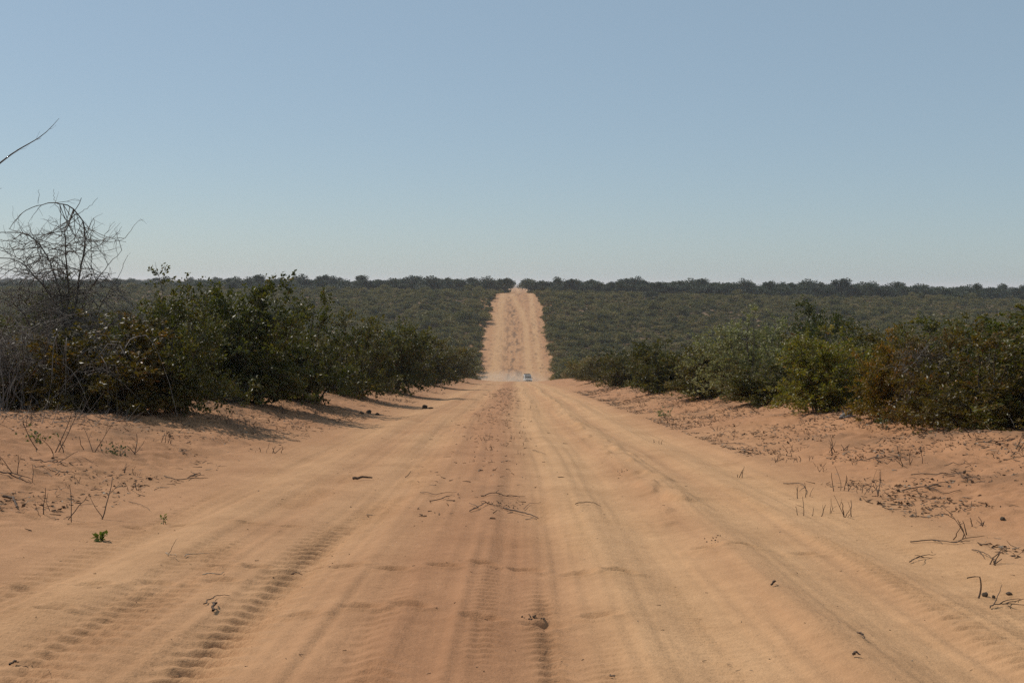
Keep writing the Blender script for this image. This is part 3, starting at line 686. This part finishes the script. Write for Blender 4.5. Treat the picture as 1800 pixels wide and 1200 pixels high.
# ------------------------------------------------------------------ the vehicle in the dip
def car_paint():
    m, t, b = newmat('grey_paint'); b.inputs['Base Color'].default_value = (.60, .58, .55, 1); b.inputs['Roughness'].default_value = .4; b.inputs['Coat Weight'].default_value = .3
    return m
M['paint'] = car_paint()
M['glass'] = plain('car_glass', (.015, .018, .02), (.02, .024, .028), 3, .08, .6)
M['rubber'] = plain('tyre_rubber', (.02, .02, .02), (.035, .033, .03), 12, .9)
M['steel'] = plain('wheel_steel', (.25, .25, .25), (.35, .35, .35), 8, .5)
M['lamp'] = plain('lamp_glass', (.6, .6, .58), (.7, .7, .68), 5, .15)
def prism(profile, x0, x1, inset=0.0):
    n = len(profile); V = [(x0, a, b) for a, b in profile]+[(x1, a, b) for a, b in profile]
    me = bpy.data.meshes.new('p'); me.from_pydata(V, [], [tuple(range(n))[::-1], tuple(range(n, 2*n))]+[(i, (i+1) % n, n+(i+1) % n, n+i) for i in range(n)]); me.update()
    return me
def part(name, me, mat, parent, bevel=0, loc=None):
    me.name = name; me.materials.append(mat); o = link(name, me, parent)
    if bevel:
        b = o.modifiers.new('bevel', 'BEVEL'); b.width = bevel; b.segments = 2
    if loc: o.location = loc
    return o
def disc(r, wdt, n=18):
    a = np.arange(n)*2*math.pi/n
    V = [(sx*wdt/2, math.cos(t)*rr, math.sin(t)*rr) for sx in (-1, 1) for rr in (r,) for t in a]
    me = bpy.data.meshes.new('wheel'); me.from_pydata(V, [], [tuple(range(n))[::-1], tuple(range(n, 2*n))]+[(i, (i+1) % n, n+(i+1) % n, n+i) for i in range(n)]); me.update(); return me
vx, vy = 3.75, 268.0
car = thing('off_road_vehicle', 'small distant grey off-road vehicle driving through the dip in the road', 'car', (vx, vy, float(terrain(vx, vy))), R(4))
part('body', prism([(-2.3, .45), (2.25, .45), (2.3, .75), (2.25, 1.05), (-2.2, 1.12), (-2.3, .8)], -.92, .92), M['paint'], car, .06)
part('cabin', prism([(-1.15, 1.10), (2.2, 1.04), (2.12, 1.86), (-.45, 1.88)], -.84, .84), M['paint'], car, .08)
part('windscreen', prism([(-1.12, 1.16), (-1.06, 1.16), (-.52, 1.78), (-.58, 1.78)], -.74, .74), M['glass'], car)
part('rear_window', prism([(2.16, 1.2), (2.19, 1.2), (2.15, 1.74), (2.12, 1.74)], -.66, .66), M['glass'], car)
for s in (-1, 1):
    for a, b in ((-.55, .35), (.45, 1.15), (1.25, 1.95)):
        part('side_window', prism([(a, 1.22), (b, 1.22), (b, 1.74), (max(a, -.25), 1.74)], .835*s, .85*s), M['glass'], car)
    part('headlight', prism([(-2.33, .78), (-2.29, .78), (-2.27, .98), (-2.31, .98)], s*.78-.13, s*.78+.13), M['lamp'], car, .02)
    part('wing_mirror', prism([(-.72, 1.15), (-.62, 1.15), (-.62, 1.38), (-.72, 1.38)], s*1.0-.09, s*1.0+.09), M['rubber'], car, .02)
    for yw in (-1.45, 1.4):
        wl = part('wheel', disc(.39, .25), M['rubber'], car, .03, (s*.80, yw, .39)); part('rim', disc(.22, .27), M['steel'], wl)
part('bumper', prism([(-2.42, .48), (-2.30, .48), (-2.30, .70), (-2.42, .70)], -.9, .9), M['rubber'], car, .03)
part('grille', prism([(-2.32, .76), (-2.29, .76), (-2.275, 1.0), (-2.305, 1.0)], -.5, .5), M['rubber'], car)
part('roof_rack', prism([(-.3, 1.90), (1.9, 1.89), (1.9, 2.06), (-.3, 2.07)], -.72, .72), M['rubber'], car, .03)

# ------------------------------------------------------------------ things lying and standing on the sand
def stub_mesh(seed, n, h, spread=.10, lean=.45, r=.006, forks=True):
    rg = np.random.default_rng(seed); pp = []
    for k in range(n):
        b = np.array([rg.normal(0, spread), rg.normal(0, spread*.7), -.03]); L = h*rg.uniform(.35, 1.1)
        d = np.array([rg.normal(0, lean), rg.normal(0, lean), 1]); d /= np.linalg.norm(d)
        p = bez(b, b+d*L*.5+rg.normal(0, .06*L, 3), b+d*L+np.array([rg.normal(0, .12)*L, rg.normal(0, .12)*L, 0]), 6, .004, rg); pp.append((p, np.linspace(r, r*.45, 6)*rg.uniform(.7, 1.3)))
        if forks and rg.random() < .6:
            q = p[3]; d2 = d+rg.normal(0, .6, 3); d2 /= np.linalg.norm(d2); pp.append((bez(q, q+d2*L*.2, q+d2*L*.4, 4), np.linspace(r*.5, r*.25, 4)))
    V, F = tubes(pp, 4); return V, F, pp
def stub_at(label, px, py, n, h, seed, spread=.10, lean=.4, r=.007, group=None, leafy=0, name='cut_shrub_stub'):
    x, y = ground_at(px, py); V, F, pp = stub_mesh(seed, n, h, spread, lean, r)
    o = thing(name, label, 'dry stems', (x, y, zs(x, y)), 0, group=group)
    link('stems', mesh('stems', V, F, M['dark_twig'], True), o)
    if leafy:
        rg = np.random.default_rng(seed); pos = []
        for _ in range(leafy):
            p = pp[rg.integers(0, len(pp))][0]; pos.append(p[rg.integers(1, len(p))]+rg.normal(0, .03, 3))
        V, F = leaves(pos, rg.normal(0, 1, (leafy, 3))+np.array([0, 0, .3]), .06, rg, .5)
        f = link('leaves', mesh('leaves', V, F, M['leaf'], False, {'tone': np.full(len(V), .55)}), o)
    return o
STUBS = [
 (95, 800, 5, .62, .22, 'tall bent dead stems above the dry tuft, far left verge'),
 (158, 795, 5, .45, .14, 'curved dark stem cluster right of the tall bent stems, left verge'),
 (240, 800, 5, .30, .12, 'short leaning stubs left of the upright spikes, left verge'),
 (283, 782, 6, .38, .12, 'upright dark spikes with dry grass at their foot, left verge'),
 (130, 908, 5, .42, .22, 'thin upright stem with low twigs, nearest cluster on the left verge'),
 (72, 906, 2, .34, .03, 'single thin upright stem left of the nearest left cluster'),
 (52, 845, 4, .34, .18, 'twig clump by the left edge above the dark wood chunk'),
 (232, 862, 2, .22, .05, 'tiny upright sprig in open sand, middle of the left verge'),
 (470, 796, 7, .24, .12, 'fan shaped cluster of short stubs beside the left wheel track'),
 (478, 770, 4, .14, .10, 'row of tiny stubs just behind the fan shaped cluster'),
 (403, 746, 6, .42, .16, 'leafless sapling below the small grey green bush, left'),
 (498, 728, 4, .34, .08, 'thin forked stub in the shadow of the glossy left shrub'),
 (1415, 872, 3, .30, .05, 'bent dark stub nearest the pale right track, upper one'),
 (1427, 904, 4, .26, .06, 'dark stub with thin shoots, lower left of the right stubs'),
 (1459, 898, 2, .24, .03, 'slender forked stub second in the lower right row'),
 (1490, 906, 5, .26, .06, 'dark knotted stub with upright shoot, right end of the lower row'),
 (1473, 865, 4, .34, .05, 'slim upright stub cluster in the upper right row'),
 (1503, 868, 6, .32, .10, 'spreading stub cluster right of the slim upright one'),
 (1535, 872, 2, .32, .05, 'tall thin pair of stems right of the spreading stub cluster'),
 (1590, 820, 5, .34, .12, 'long upright stems behind the big twig heap, right verge'),
 (1472, 797, 7, .28, .12, 'feathery dry tuft alone on upper right verge'),
 (1370, 797, 9, .20, .16, 'low bushy dry tuft near the right track, left one'),
 (1410, 810, 11, .18, .20, 'dense low dry tuft right of the bushy one by the track'),
 (1752, 997, 5, .20, .05, 'sturdy stump with upright twigs near the right edge'),
 (1705, 950, 4, .30, .10, 'leaning twig stub above the sturdy stump, right edge'),
 (1150, 775, 3, .12, .04, 'small paired stub beside the right track, left of the pair'),
 (1163, 778, 2, .12, .03, 'small paired stub beside the right track, right of the pair'),
 (918, 782, 1, .26, .01, 'single dark post-like stub on the centre ridge of the track'),
 (1785, 788, 4, .40, .06, 'thin tall stem standing before the large right edge shrub'),
 (1300, 835, 3, .18, .06, 'tiny stub on the red sand between right track and tufts'),
]
for i, (px, py, n, h, sp, lab) in enumerate(STUBS):
    stub_at(lab, px, py, n, h, 700+i, sp, .22 if n < 4 else .42, .0052 if py > 840 else .0068, 'dry stubs on the verges')
# small nameless stubs
rs = np.random.default_rng(61); stubm = []
for k in range(8):
    V, F, _ = stub_mesh(800+k, 5, .16, .07, .5, .006); stubm.append(mesh('stub', V, F, M['dark_twig'], True))
def small_stub(x, y, s, lab, g):
    o = tag(link('dry_stub', stubm[int(rs.integers(0, 8))]), lab, 'dry stems', g); o.location = (x, y, zs(x, y)); o.rotation_euler = (0, 0, rs.uniform(0, 6.28)); o.scale = (s, s, s)
for k in range(110):
    y = 10+50*rs.random()**1.2; x = xc(y)+rs.uniform(4.3, 8.3)
    small_stub(x, y, rs.uniform(.5, 1.3), 'tiny dry stub among the litter of the right verge', 'tiny stubs on the right verge')
for k in range(60):
    y = 10+45*rs.random()**1.2; x = xc(y)-rs.uniform(4.3, 8.2)
    small_stub(x, y, rs.uniform(.5, 1.3), 'tiny dry stub in the sand of the left verge', 'tiny stubs on the left verge')
for k in range(55):
    y = rs.uniform(17, 75); x = xc(y)+rs.normal(-.35, .38)
    small_stub(x, y, rs.uniform(.4, .9), 'tiny dry stub on the middle ridge of the track', 'tiny stubs on the middle ridge')

def stick(label, p, r=.008, name='fallen_twig', mat='dark_twig', forks=0, cat='twig', lift=0.006, bend=.12, group=None, seed=0):
    """a twig lying on the sand between photo points"""
    rg = np.random.default_rng(seed+int(p[0][0])); q = []
    for a, b in p:
        x, y = ground_at(a, b); q.append((x, y, 0))
    s = spline(q, 14); s[:, :2] += rg.normal(0, .006, (14, 2)); s[:, 2] = surf(s[:, 0], s[:, 1])+lift+r+bend*.12*np.sin(np.linspace(0, 3.14, 14))*rg.uniform(.3, 1)
    pp = [(s, np.linspace(r, r*.45, 14)*.72)]
    for k in range(forks):
        i = int(rg.integers(3, 11)); d = (s[i+1]-s[i-1]); d /= np.linalg.norm(d)+1e-9; d = d+rg.normal(0, .6, 3)*np.array([1, 1, .25]); d /= np.linalg.norm(d)
        L = rg.uniform(.10, .3); pp.append((bez(s[i], s[i]+d*L*.5+np.array([0, 0, .02]), s[i]+d*L+np.array([0, 0, .015]), 6, .004, rg), np.linspace(r*.6, r*.25, 6)))
    o = Vector(s[0]); V, F = tubes(local(pp, o), 5)
    ob = tag(link(name, mesh(name, V, F, M[mat], True)), label, cat, group); ob.location = o; return ob
STICKS = [
 ([(620, 842), (655, 841)], .028, 0, 'short thick dark wood chunk lying on the left wheel track'),
 ([(888, 893), (945, 906)], .014, 0, 'straight dark stick slanting across the centre ridge pile'),
 ([(846, 877), (870, 872), (900, 873), (922, 869)], .008, 2, 'long curved twig along the top of the centre ridge pile'),
 ([(826, 903), (846, 894), (853, 889), (870, 893)], .008, 3, 'forked twig at the left front of the centre ridge pile'),
 ([(755, 884), (775, 883), (790, 877)], .008, 1, 'bent twig left of the centre ridge pile'),
 ([(740, 868), (765, 874), (776, 869)], .006, 1, 'thin twig upper left of the centre ridge pile'),
 ([(922, 891), (930, 882), (950, 879)], .005, 0, 'thin hooked twig at the right end of the centre ridge pile'),
 ([(1012, 888), (1056, 885)], .007, 0, 'thin straight twig lying across the right wheel track'),
 ([(360, 1060), (378, 1048), (402, 1047)], .006, 0, 'curved brown twig in the foreground left of centre'),
 ([(374, 1073), (381, 1061)], .012, 0, 'short thick dark stick below the curved brown twig'),
 ([(324, 980), (345, 976), (369, 977)], .005, 0, 'pale curved grass stalk on the left tracks'),
 ([(292, 978), (300, 985), (308, 980)], .005, 1, 'small crooked twig left of the pale curved stalk'),
 ([(355, 1008), (380, 1010), (396, 1006)], .006, 0, 'thin twig lying below the pale curved stalk'),
 ([(513, 1000), (531, 1002)], .007, 0, 'short dark twig on the line of prints left of centre'),
 ([(228, 882), (245, 888), (262, 896)], .005, 0, 'slanting thin twig left of the small green sprout'),
 ([(5, 877), (22, 880), (30, 896)], .022, 0, 'dark wood chunk lying at the left edge'),
 ([(0, 836), (25, 842), (55, 848)], .012, 4, 'branching dead twig pile by the left edge'),
 ([(60, 808), (90, 815), (120, 824)], .010, 3, 'dead twig stretched below the tall bent stems'),
 ([(98, 834), (120, 833), (142, 837)], .008, 0, 'straight twig on the left verge below the dry tufts'),
 ([(290, 838), (312, 846), (330, 843), (352, 832)], .010, 5, 'heap of dry twigs and leaves on the left verge'),
 ([(420, 742), (440, 750), (462, 766)], .009, 1, 'long dead branch pointing down from the leafless sapling'),
 ([(1376, 850), (1400, 851), (1414, 857), (1418, 868)], .008, 1, 'long arched twig left of the bent dark stub'),
 ([(1600, 954), (1640, 956), (1675, 963), (1704, 960)], .008, 3, 'long forked branch lying flat on the right verge'),
 ([(1598, 983), (1615, 977), (1640, 979)], .007, 2, 'short forked twig below the long flat branch, right'),
 ([(1710, 975), (1735, 986), (1750, 993)], .007, 1, 'twig sloping down to the sturdy stump, right'),
 ([(1702, 1013), (1722, 1013)], .007, 0, 'short straight twig left of the curved stalk, lower right'),
 ([(1740, 1062), (1760, 1055), (1781, 1060)], .006, 4, 'curled dry twigs below the dung lumps, lower right'),
 ([(1540, 812), (1570, 806), (1600, 812)], .009, 4, 'arched twig on top of the big right twig heap'),
 ([(1585, 866), (1620, 862), (1660, 870), (1690, 866)], .011, 6, 'front of the big twig heap on right verge'),
 ([(1600, 838), (1640, 834), (1690, 842), (1730, 853)], .009, 6, 'back of the big twig heap on right verge'),
 ([(1500, 815), (1530, 812), (1570, 815)], .008, 3, 'straight dead twig left of the big right heap'),
 ([(1660, 818), (1690, 817), (1708, 812)], .008, 1, 'dead twig lying right of the long upright stems'),
 ([(1260, 782), (1290, 780), (1320, 785)], .009, 3, 'dry brush lying along the upper right verge'),
 ([(1720, 778), (1750, 775), (1790, 771)], .010, 5, 'dark brushwood before the large right edge shrub'),
 ([(1510, 1130), (1519, 1140)], .007, 0, 'small dark twig in pale sand, bottom right'),
 ([(1498, 1174), (1511, 1175)], .010, 0, 'short dark stick at the bottom right of the berm'),
 ([(1356, 1049), (1361, 1043)], .010, 0, 'tiny dark stub end on the right wheel track'),
 ([(18, 1170), (31, 1168)], .008, 0, 'short dark twig at the bottom left'),
 ([(1070, 1184), (1082, 1190)], .006, 0, 'tiny twig near the bottom edge right of centre'),
 ([(937, 788), (958, 797)], .007, 0, 'thin twig on pale sand right of the post-like stub'),
]
for i, (p, r, fk, lab) in enumerate(STICKS): stick(lab, p, r, forks=fk, seed=i, mat='straw' if 'pale' in lab and 'stalk' in lab else 'dark_twig')
# standing curved stalk, lower right
x, y = ground_at(1717, 1042); q = at(1722, 1013, y)
o = tag(link('curved_stalk', mesh('curved_stalk', *tubes([(bez((0, 0, -.03), (.045, 0, .06), (q.x-x, 0, q.z-zs(x, y)), 9), np.linspace(.007, .004, 9))], 6), M['dark_twig'], True)), 'brown curved stalk standing left of the dung lumps, lower right', 'stalk'); o.location = (x, y, zs(x, y))

def lump_mesh(seed, sx, sy, sz, rough=.25, n=3):
    import bmesh
    bm = bmesh.new(); bmesh.ops.create_icosphere(bm, subdivisions=n, radius=1); rg = np.random.default_rng(seed); off = rg.uniform(0, 50)
    for v in bm.verts:
        k = 1+rough*1.6*(float(fbm(v.co.x*1.6+off, v.co.y*1.6+v.co.z*1.9, seed % 50, 3))-.45)*2
        v.co = Vector((v.co.x*sx*k, v.co.y*sy*k, v.co.z*sz*k))
    me = bpy.data.meshes.new('lump'); bm.to_mesh(me); bm.free()
    for p in me.polygons: p.use_smooth = True
    return me
def lump(label, px, py, s, seed, name='dung_ball', cat='dung', group=None, mat='dung', rough=.3):
    x, y = ground_at(px, py); me = lump_mesh(seed, *s, rough); me.materials.append(M[mat]); me.name = name
    o = tag(link(name, me), label, cat, group); o.location = (x, y, zs(x, y)+s[2]*.35); o.rotation_euler = (0, 0, seed); o.scale = (.72, .72, .62); return o
for i, (px, py, s, lab) in enumerate([(636, 727, (.10, .09, .07), 'leftmost of the three dark dung balls by the left shrubs'), (648, 726, (.12, .10, .10), 'middle and largest of the three dark dung balls by left shrubs'),
                                 (663, 729, (.09, .09, .075), 'rightmost of the three dark dung balls by the left shrubs')]):
    lump(lab, px, py, s, 900+i, group='dung balls on the left verge')
for i, (px, py, s, lab) in enumerate([(747, 717, (.17, .13, .13), 'dark dung heap on the sand left of the track, higher lump'), (757, 718, (.15, .10, .06), 'flat lump spread right of the dark dung heap')]):
    lump(lab, px, py, s, 910+i, 'dung_heap')
for i, (px, py, s, lab) in enumerate([(1732, 1040, (.030, .026, .030), 'dark dung lump right of the curved stalk, lower right'), (1747, 1043, (.018, .015, .022), 'small broken dung piece between the lower right lumps'),
                                 (1774, 1039, (.034, .025, .022), 'dung lump with pale chips, furthest right')]):
    lump(lab, px, py, s, 920+i, 'dung_lump')
lump('dark rounded dung on the right verge under the brushwood', 1762, 915, (.036, .03, .03), 931, 'dung_lump')
lx, ly = ground_at(1488, 734); lz = zs(lx, ly)
V, F = tubes([(np.array([(-.16, .02, .02), (-.06, 0, .08), (.05, -.01, .13), (.15, .02, .17), (.17, .02, .172)]), np.array([.035, .075, .085, .06, .004])),
              (np.array([(-.10, -.06, .03), (.02, -.08, .06), (.12, -.06, .06), (.20, -.02, .05)]), np.array([.03, .06, .05, .01])),
              (np.array([(-.05, .05, .10), (-.08, .08, .20), (-.13, .08, .28)]), np.array([.03, .02, .006]))], 7)
V = V+.02*(np.stack([vnoise(V[:, 0]*30, V[:, 1]*30+V[:, 2]*17, 3), vnoise(V[:, 1]*30, V[:, 2]*30, 5), vnoise(V[:, 2]*30, V[:, 0]*30, 7)], 1)-.5)
o = tag(link('broken_log', mesh('broken_log', V, F, M['char'], True)), 'grey weathered broken log end lying at the foot of the right shrubs', 'log'); o.location = (lx, ly, lz); o.scale = (.8, .8, .8)
# scattered dung crumbs of the centre pile: too small to pick apart
rs = np.random.default_rng(71)
def scatter_bits(name, label, cat, spots, mat, size):
    V = []; F = []; n0 = 0
    o8 = np.array([(1, 0, 0), (-1, 0, 0), (0, 1, 0), (0, -1, 0), (0, 0, 1), (0, 0, -1)], float); f8 = np.array([(0, 2, 4), (2, 1, 4), (1, 3, 4), (3, 0, 4), (2, 0, 5), (1, 2, 5), (3, 1, 5), (0, 3, 5)])
    xs = np.array([a for a, b in spots]); yy = np.array([b for a, b in spots]); zz = surf(xs, yy)
    for x, y, z in zip(xs, yy, zz):
        s = size*rs.uniform(.5, 1.4); v = o8*s*rs.uniform(.6, 1.4, (6, 1))*np.array([1, 1, .7]); a = rs.uniform(0, 6.28)
        c, q = math.cos(a), math.sin(a); v = v@np.array([[c, -q, 0], [q, c, 0], [0, 0, 1]]); V.append(v+np.array([x, y, z+s*.4])); F.append(f8+n0); n0 += 6
    return tag(link(name, mesh(name, np.concatenate(V), np.concatenate(F), M[mat], False)), label, cat, kind='stuff')
sp = [ground_at(rs.normal(892, 18), rs.normal(886, 5)) for _ in range(60)]+[ground_at(rs.normal(935, 9), rs.normal(1083, 4)) for _ in range(12)]+[ground_at(rs.normal(1255, 14), rs.normal(958, 5)) for _ in range(14)]+[ground_at(rs.normal(1092, 8), rs.normal(832, 4)) for _ in range(20)]
scatter_bits('dung_crumbs', 'dark dung crumbs strewn on the middle ridge and right berm', 'dung', sp, 'dung', .008)

def sprout(label, px, py, h, n, seed, mat='leaf', size=.06, tint=(1.4, 1.6, 1), name='seedling', spread=.05):
    x, y = ground_at(px, py); rg = np.random.default_rng(seed); pp = []; lp = []; ld = []
    for k in range(max(2, n//9)):
        d = np.array([rg.normal(0, .45), rg.normal(0, .45), 1]); d /= np.linalg.norm(d); b = np.array([rg.normal(0, spread*.3), rg.normal(0, spread*.3), -.02]); e = b+d*h*rg.uniform(.6, 1.1)
        p = bez(b, (b+e)/2+rg.normal(0, .03*h, 3), e, 5); pp.append((p, np.linspace(.004, .002, 5)*max(1, h*2)))
        for m in range(9):
            t = rg.uniform(.25, 1); lp.append(b+(e-b)*t+rg.normal(0, spread*.25, 3)); ld.append(d*.3+rg.normal(0, .7, 3))
    o = thing(name, label, 'plant', (x, y, zs(x, y)))
    V, F = tubes(pp, 4); link('stem', mesh('stem', V, F, M['bark'], True), o)
    lp = np.array(lp); lp[:, 2] = np.maximum(lp[:, 2], .01)
    V, F = leaves(lp, ld, size, rg, .62); f = link('leaves', mesh('leaves', V, F, M[mat], False, {'tone': np.clip(np.repeat(rg.normal(.4, .12, len(lp)), 4), 0, 1)}), o); f.color = (*tint, 1)
    return o
sprout('small dark green leafy sprout alone in the left foreground sand', 176, 946, .12, 40, 1, size=.05)
sprout('tiny green sprout right of and above the dark leafy one', 290, 914, .10, 22, 2, size=.035)
sprout('small grey green bush at the foot of the tallest left shrub', 405, 708, .62, 420, 3, 'grey_leaf', .06, (1, 1, 1), 'small_bush', .35)
sprout('small dark plant in front of the golden leaved right shrub', 1549, 752, .30, 70, 4, size=.06, tint=(.8, .9, .7), spread=.12)
sprout('orange brown dying sapling at the shadowed left shrub foot', 632, 700, .5, 120, 5, size=.08, tint=(3.0, 1.2, .5), name='dying_sapling', spread=.2)
sprout('pale green low plant in the litter of upper right verge', 1170, 733, .22, 110, 6, 'grey_leaf', .06, (.8, .9, .7), spread=.3)
sprout('dark green creeping plant under the tall bent stems, far left', 70, 776, .14, 80, 7, size=.05, tint=(1.1, 1.2, .9), spread=.3)
sprout('low grey plant at the foot of the upright spikes, left verge', 200, 800, .14, 80, 8, 'grey_leaf', .05, (.45, .45, .4), spread=.3)

# ------------------------------------------------------------------ fine litter (uncountable)
def litter(name, label, n, fn, mat, lmin, lmax, r, flat=.15):
    pp = []; rg = np.random.default_rng(len(name)*13)
    xy = [fn(rg) for _ in range(n)]
    X = np.array([p[0] for p in xy]); Y = np.array([p[1] for p in xy]); Z = surf(X, Y)
    for x, y, z in zip(X, Y, Z):
        L = rg.uniform(lmin, lmax)*(.6+.02*y); a = rg.uniform(0, 6.28); d = np.array([math.cos(a), math.sin(a), rg.normal(0, flat)])*L
        p = np.stack([(x, y, z+r), np.array([x, y, z+r])+d*.5+np.array([rg.normal(0, .1)*L, rg.normal(0, .1)*L, abs(rg.normal(0, .05))*L]), np.array([x, y, max(0, 0)+z+r])+d*np.array([1, 1, 1])+np.array([0, 0, abs(d[2])])])
        rr = r*rg.uniform(.6, 1.4)*(.7+.02*y); pp.append((p, np.array([rr, rr*.8, rr*.4])))
    V, F = tubes(pp, 3)
    return tag(link(name, mesh(name, V, F, M[mat], True)), label, 'litter', kind='stuff')
def patchy(x0, x1, y0, y1, thr, seed):
    def f(rg):
        for _ in range(40):
            y = y0+(y1-y0)*rg.random()**1.5; x = xc(y)+rg.uniform(x0, x1)
            if fbm(x*.9, y*.6, seed, 3) > thr*rg.uniform(.8, 1.1): return x, y
        return x, y
    return f
litter('twig_litter', 'thin dark twig litter scattered over the right verge', 7000, patchy(4.0, 8.6, 8, 75, .43, 81), 'litter', .03, .15, .0048)
litter('verge_litter', 'thin twigs and dead stalks scattered over the left verge', 3600, patchy(-8.4, -4.0, 8, 70, .44, 82), 'litter', .03, .15, .005)
litter('straw_litter', 'bleached dry stalks scattered among the twigs of both verges', 520, lambda g: (g.choice([-1, 1])*g.uniform(4, 8.4), 8+40*g.random()**1.4), 'straw', .02, .09, .003, .1)
litter('ridge_litter', 'small dark twigs along the middle ridge of the track', 380, lambda g: ((lambda y: (xc(y)+g.normal(-.35, .5), y))(11+75*g.random()**1.3)), 'litter', .04, .14, .0055)
litter('track_litter', 'tiny dark bits of twig strewn over the wheel tracks', 420, lambda g: (lambda y: (g.uniform(-.5, .5)*y, y))(4.5+22*g.random()**1.3), 'litter', .01, .045, .0028, .05)
def leaf_litter(name, label, n, fn):
    rg = np.random.default_rng(len(name)*7); xy = np.array([fn(rg) for _ in range(n)]); z = surf(xy[:, 0], xy[:, 1])
    pos = np.column_stack([xy, z+.004]); d = rg.normal(0, 1, (n, 3))*np.array([1, 1, .12])
    V, F = leaves(pos, d*3, .055, rg, .6, .35); V[:, 2] = np.maximum(V[:, 2], np.repeat(z, 4)+.003)
    return tag(link(name, mesh(name, V, F, M['leaf_litter'], False)), label, 'litter', kind='stuff')
leaf_litter('leaf_litter', 'brown fallen leaves strewn over the right verge', 9000, patchy(4.0, 9.0, 8, 60, .47, 81))
leaf_litter('fallen_leaves', 'brown fallen leaves strewn over the left verge', 6000, patchy(-9.0, -4.3, 9, 60, .48, 82))
litter('shrub_foot_litter', 'grey dead sticks and grass under the left thorn bush', 900, lambda g: (lambda p: p)(ground_at(g.uniform(-60, 240), g.uniform(700, 745))), 'dead_wood', .08, .35, .004, .35)

# ------------------------------------------------------------------ dust round the vehicle and the haze of the valley
def volume_box(name, x0, x1, y0, y1, z0, z1, dens, colr, aniso=.0):
    V = [(a, b, c) for c in (z0, z1) for b in (y0, y1) for a in (x0, x1)]
    me = bpy.data.meshes.new(name); me.from_pydata(V, [], [(0, 2, 3, 1), (4, 5, 7, 6), (0, 1, 5, 4), (1, 3, 7, 5), (3, 2, 6, 7), (2, 0, 4, 6)]); me.update()
    m = bpy.data.materials.new(name); m.use_nodes = True; t = m.node_tree; t.nodes.clear()
    pv = t.nodes.new('ShaderNodeVolumePrincipled'); pv.inputs['Color'].default_value = (*colr, 1); pv.inputs['Density'].default_value = dens; pv.inputs['Anisotropy'].default_value = aniso
    ou = t.nodes.new('ShaderNodeOutputMaterial'); t.links.new(pv.outputs[0], ou.inputs['Volume']); me.materials.append(m)
    return link(name, me)
hz = volume_box('haze', -12300, 12300, -12300, 12900, -30, 22, 0.00016, (.95, .965, 1.0), .2)
tag(hz, 'thin blue haze in the air over the whole valley', 'haze', kind='stuff')

def dust_cloud(x, y, sx, sy, sz, dens):
    import bmesh
    bm = bmesh.new(); bmesh.ops.create_icosphere(bm, subdivisions=3, radius=1)
    for v in bm.verts:
        k = .8+.5*float(fbm(v.co.x*1.5+4, v.co.y*1.5+v.co.z*1.3, 7, 3)); v.co = Vector((v.co.x*sx*k, v.co.y*sy*k, max(v.co.z, -.05)*sz*k))
    me = bpy.data.meshes.new('dust_cloud'); bm.to_mesh(me); bm.free()
    m = bpy.data.materials.new('dust'); m.use_nodes = True; t = m.node_tree; t.nodes.clear()
    pv = t.nodes.new('ShaderNodeVolumePrincipled'); pv.inputs['Color'].default_value = (.90, .80, .66, 1)
    tc = N(t, 'ShaderNodeTexCoord').outputs['Object']; mp = N(t, 'ShaderNodeMapping'); mp.inputs['Scale'].default_value = (1/sx, 1/sy, 1/sz); t.links.new(tc, mp.inputs[0])
    gr = N(t, 'ShaderNodeTexGradient', gradient_type='SPHERICAL'); t.links.new(mp.outputs[0], gr.inputs[0])
    nz = noise(t, .35, 3, .6, tc); r = ramp(t, [(.35, (.1, .1, .1)), (.65, (1, 1, 1))]); t.links.new(nz.outputs[0], r.inputs[0])
    m1 = N(t, 'ShaderNodeMath', operation='MULTIPLY'); t.links.new(gr.outputs[1], m1.inputs[0]); t.links.new(r.outputs[0], m1.inputs[1])
    m2 = N(t, 'ShaderNodeMath', operation='MULTIPLY'); t.links.new(m1.outputs[0], m2.inputs[0]); m2.inputs[1].default_value = dens; t.links.new(m2.outputs[0], pv.inputs['Density'])
    ou = t.nodes.new('ShaderNodeOutputMaterial'); t.links.new(pv.outputs[0], ou.inputs['Volume']); me.materials.append(m)
    o = link('dust_cloud', me); o.location = (x, y, float(terrain(x, y))+.05); return o
tag(dust_cloud(-1.0, 267, 12, 17, 3.2, .12), 'pale dust hanging over the road left of the vehicle', 'dust', kind='stuff')
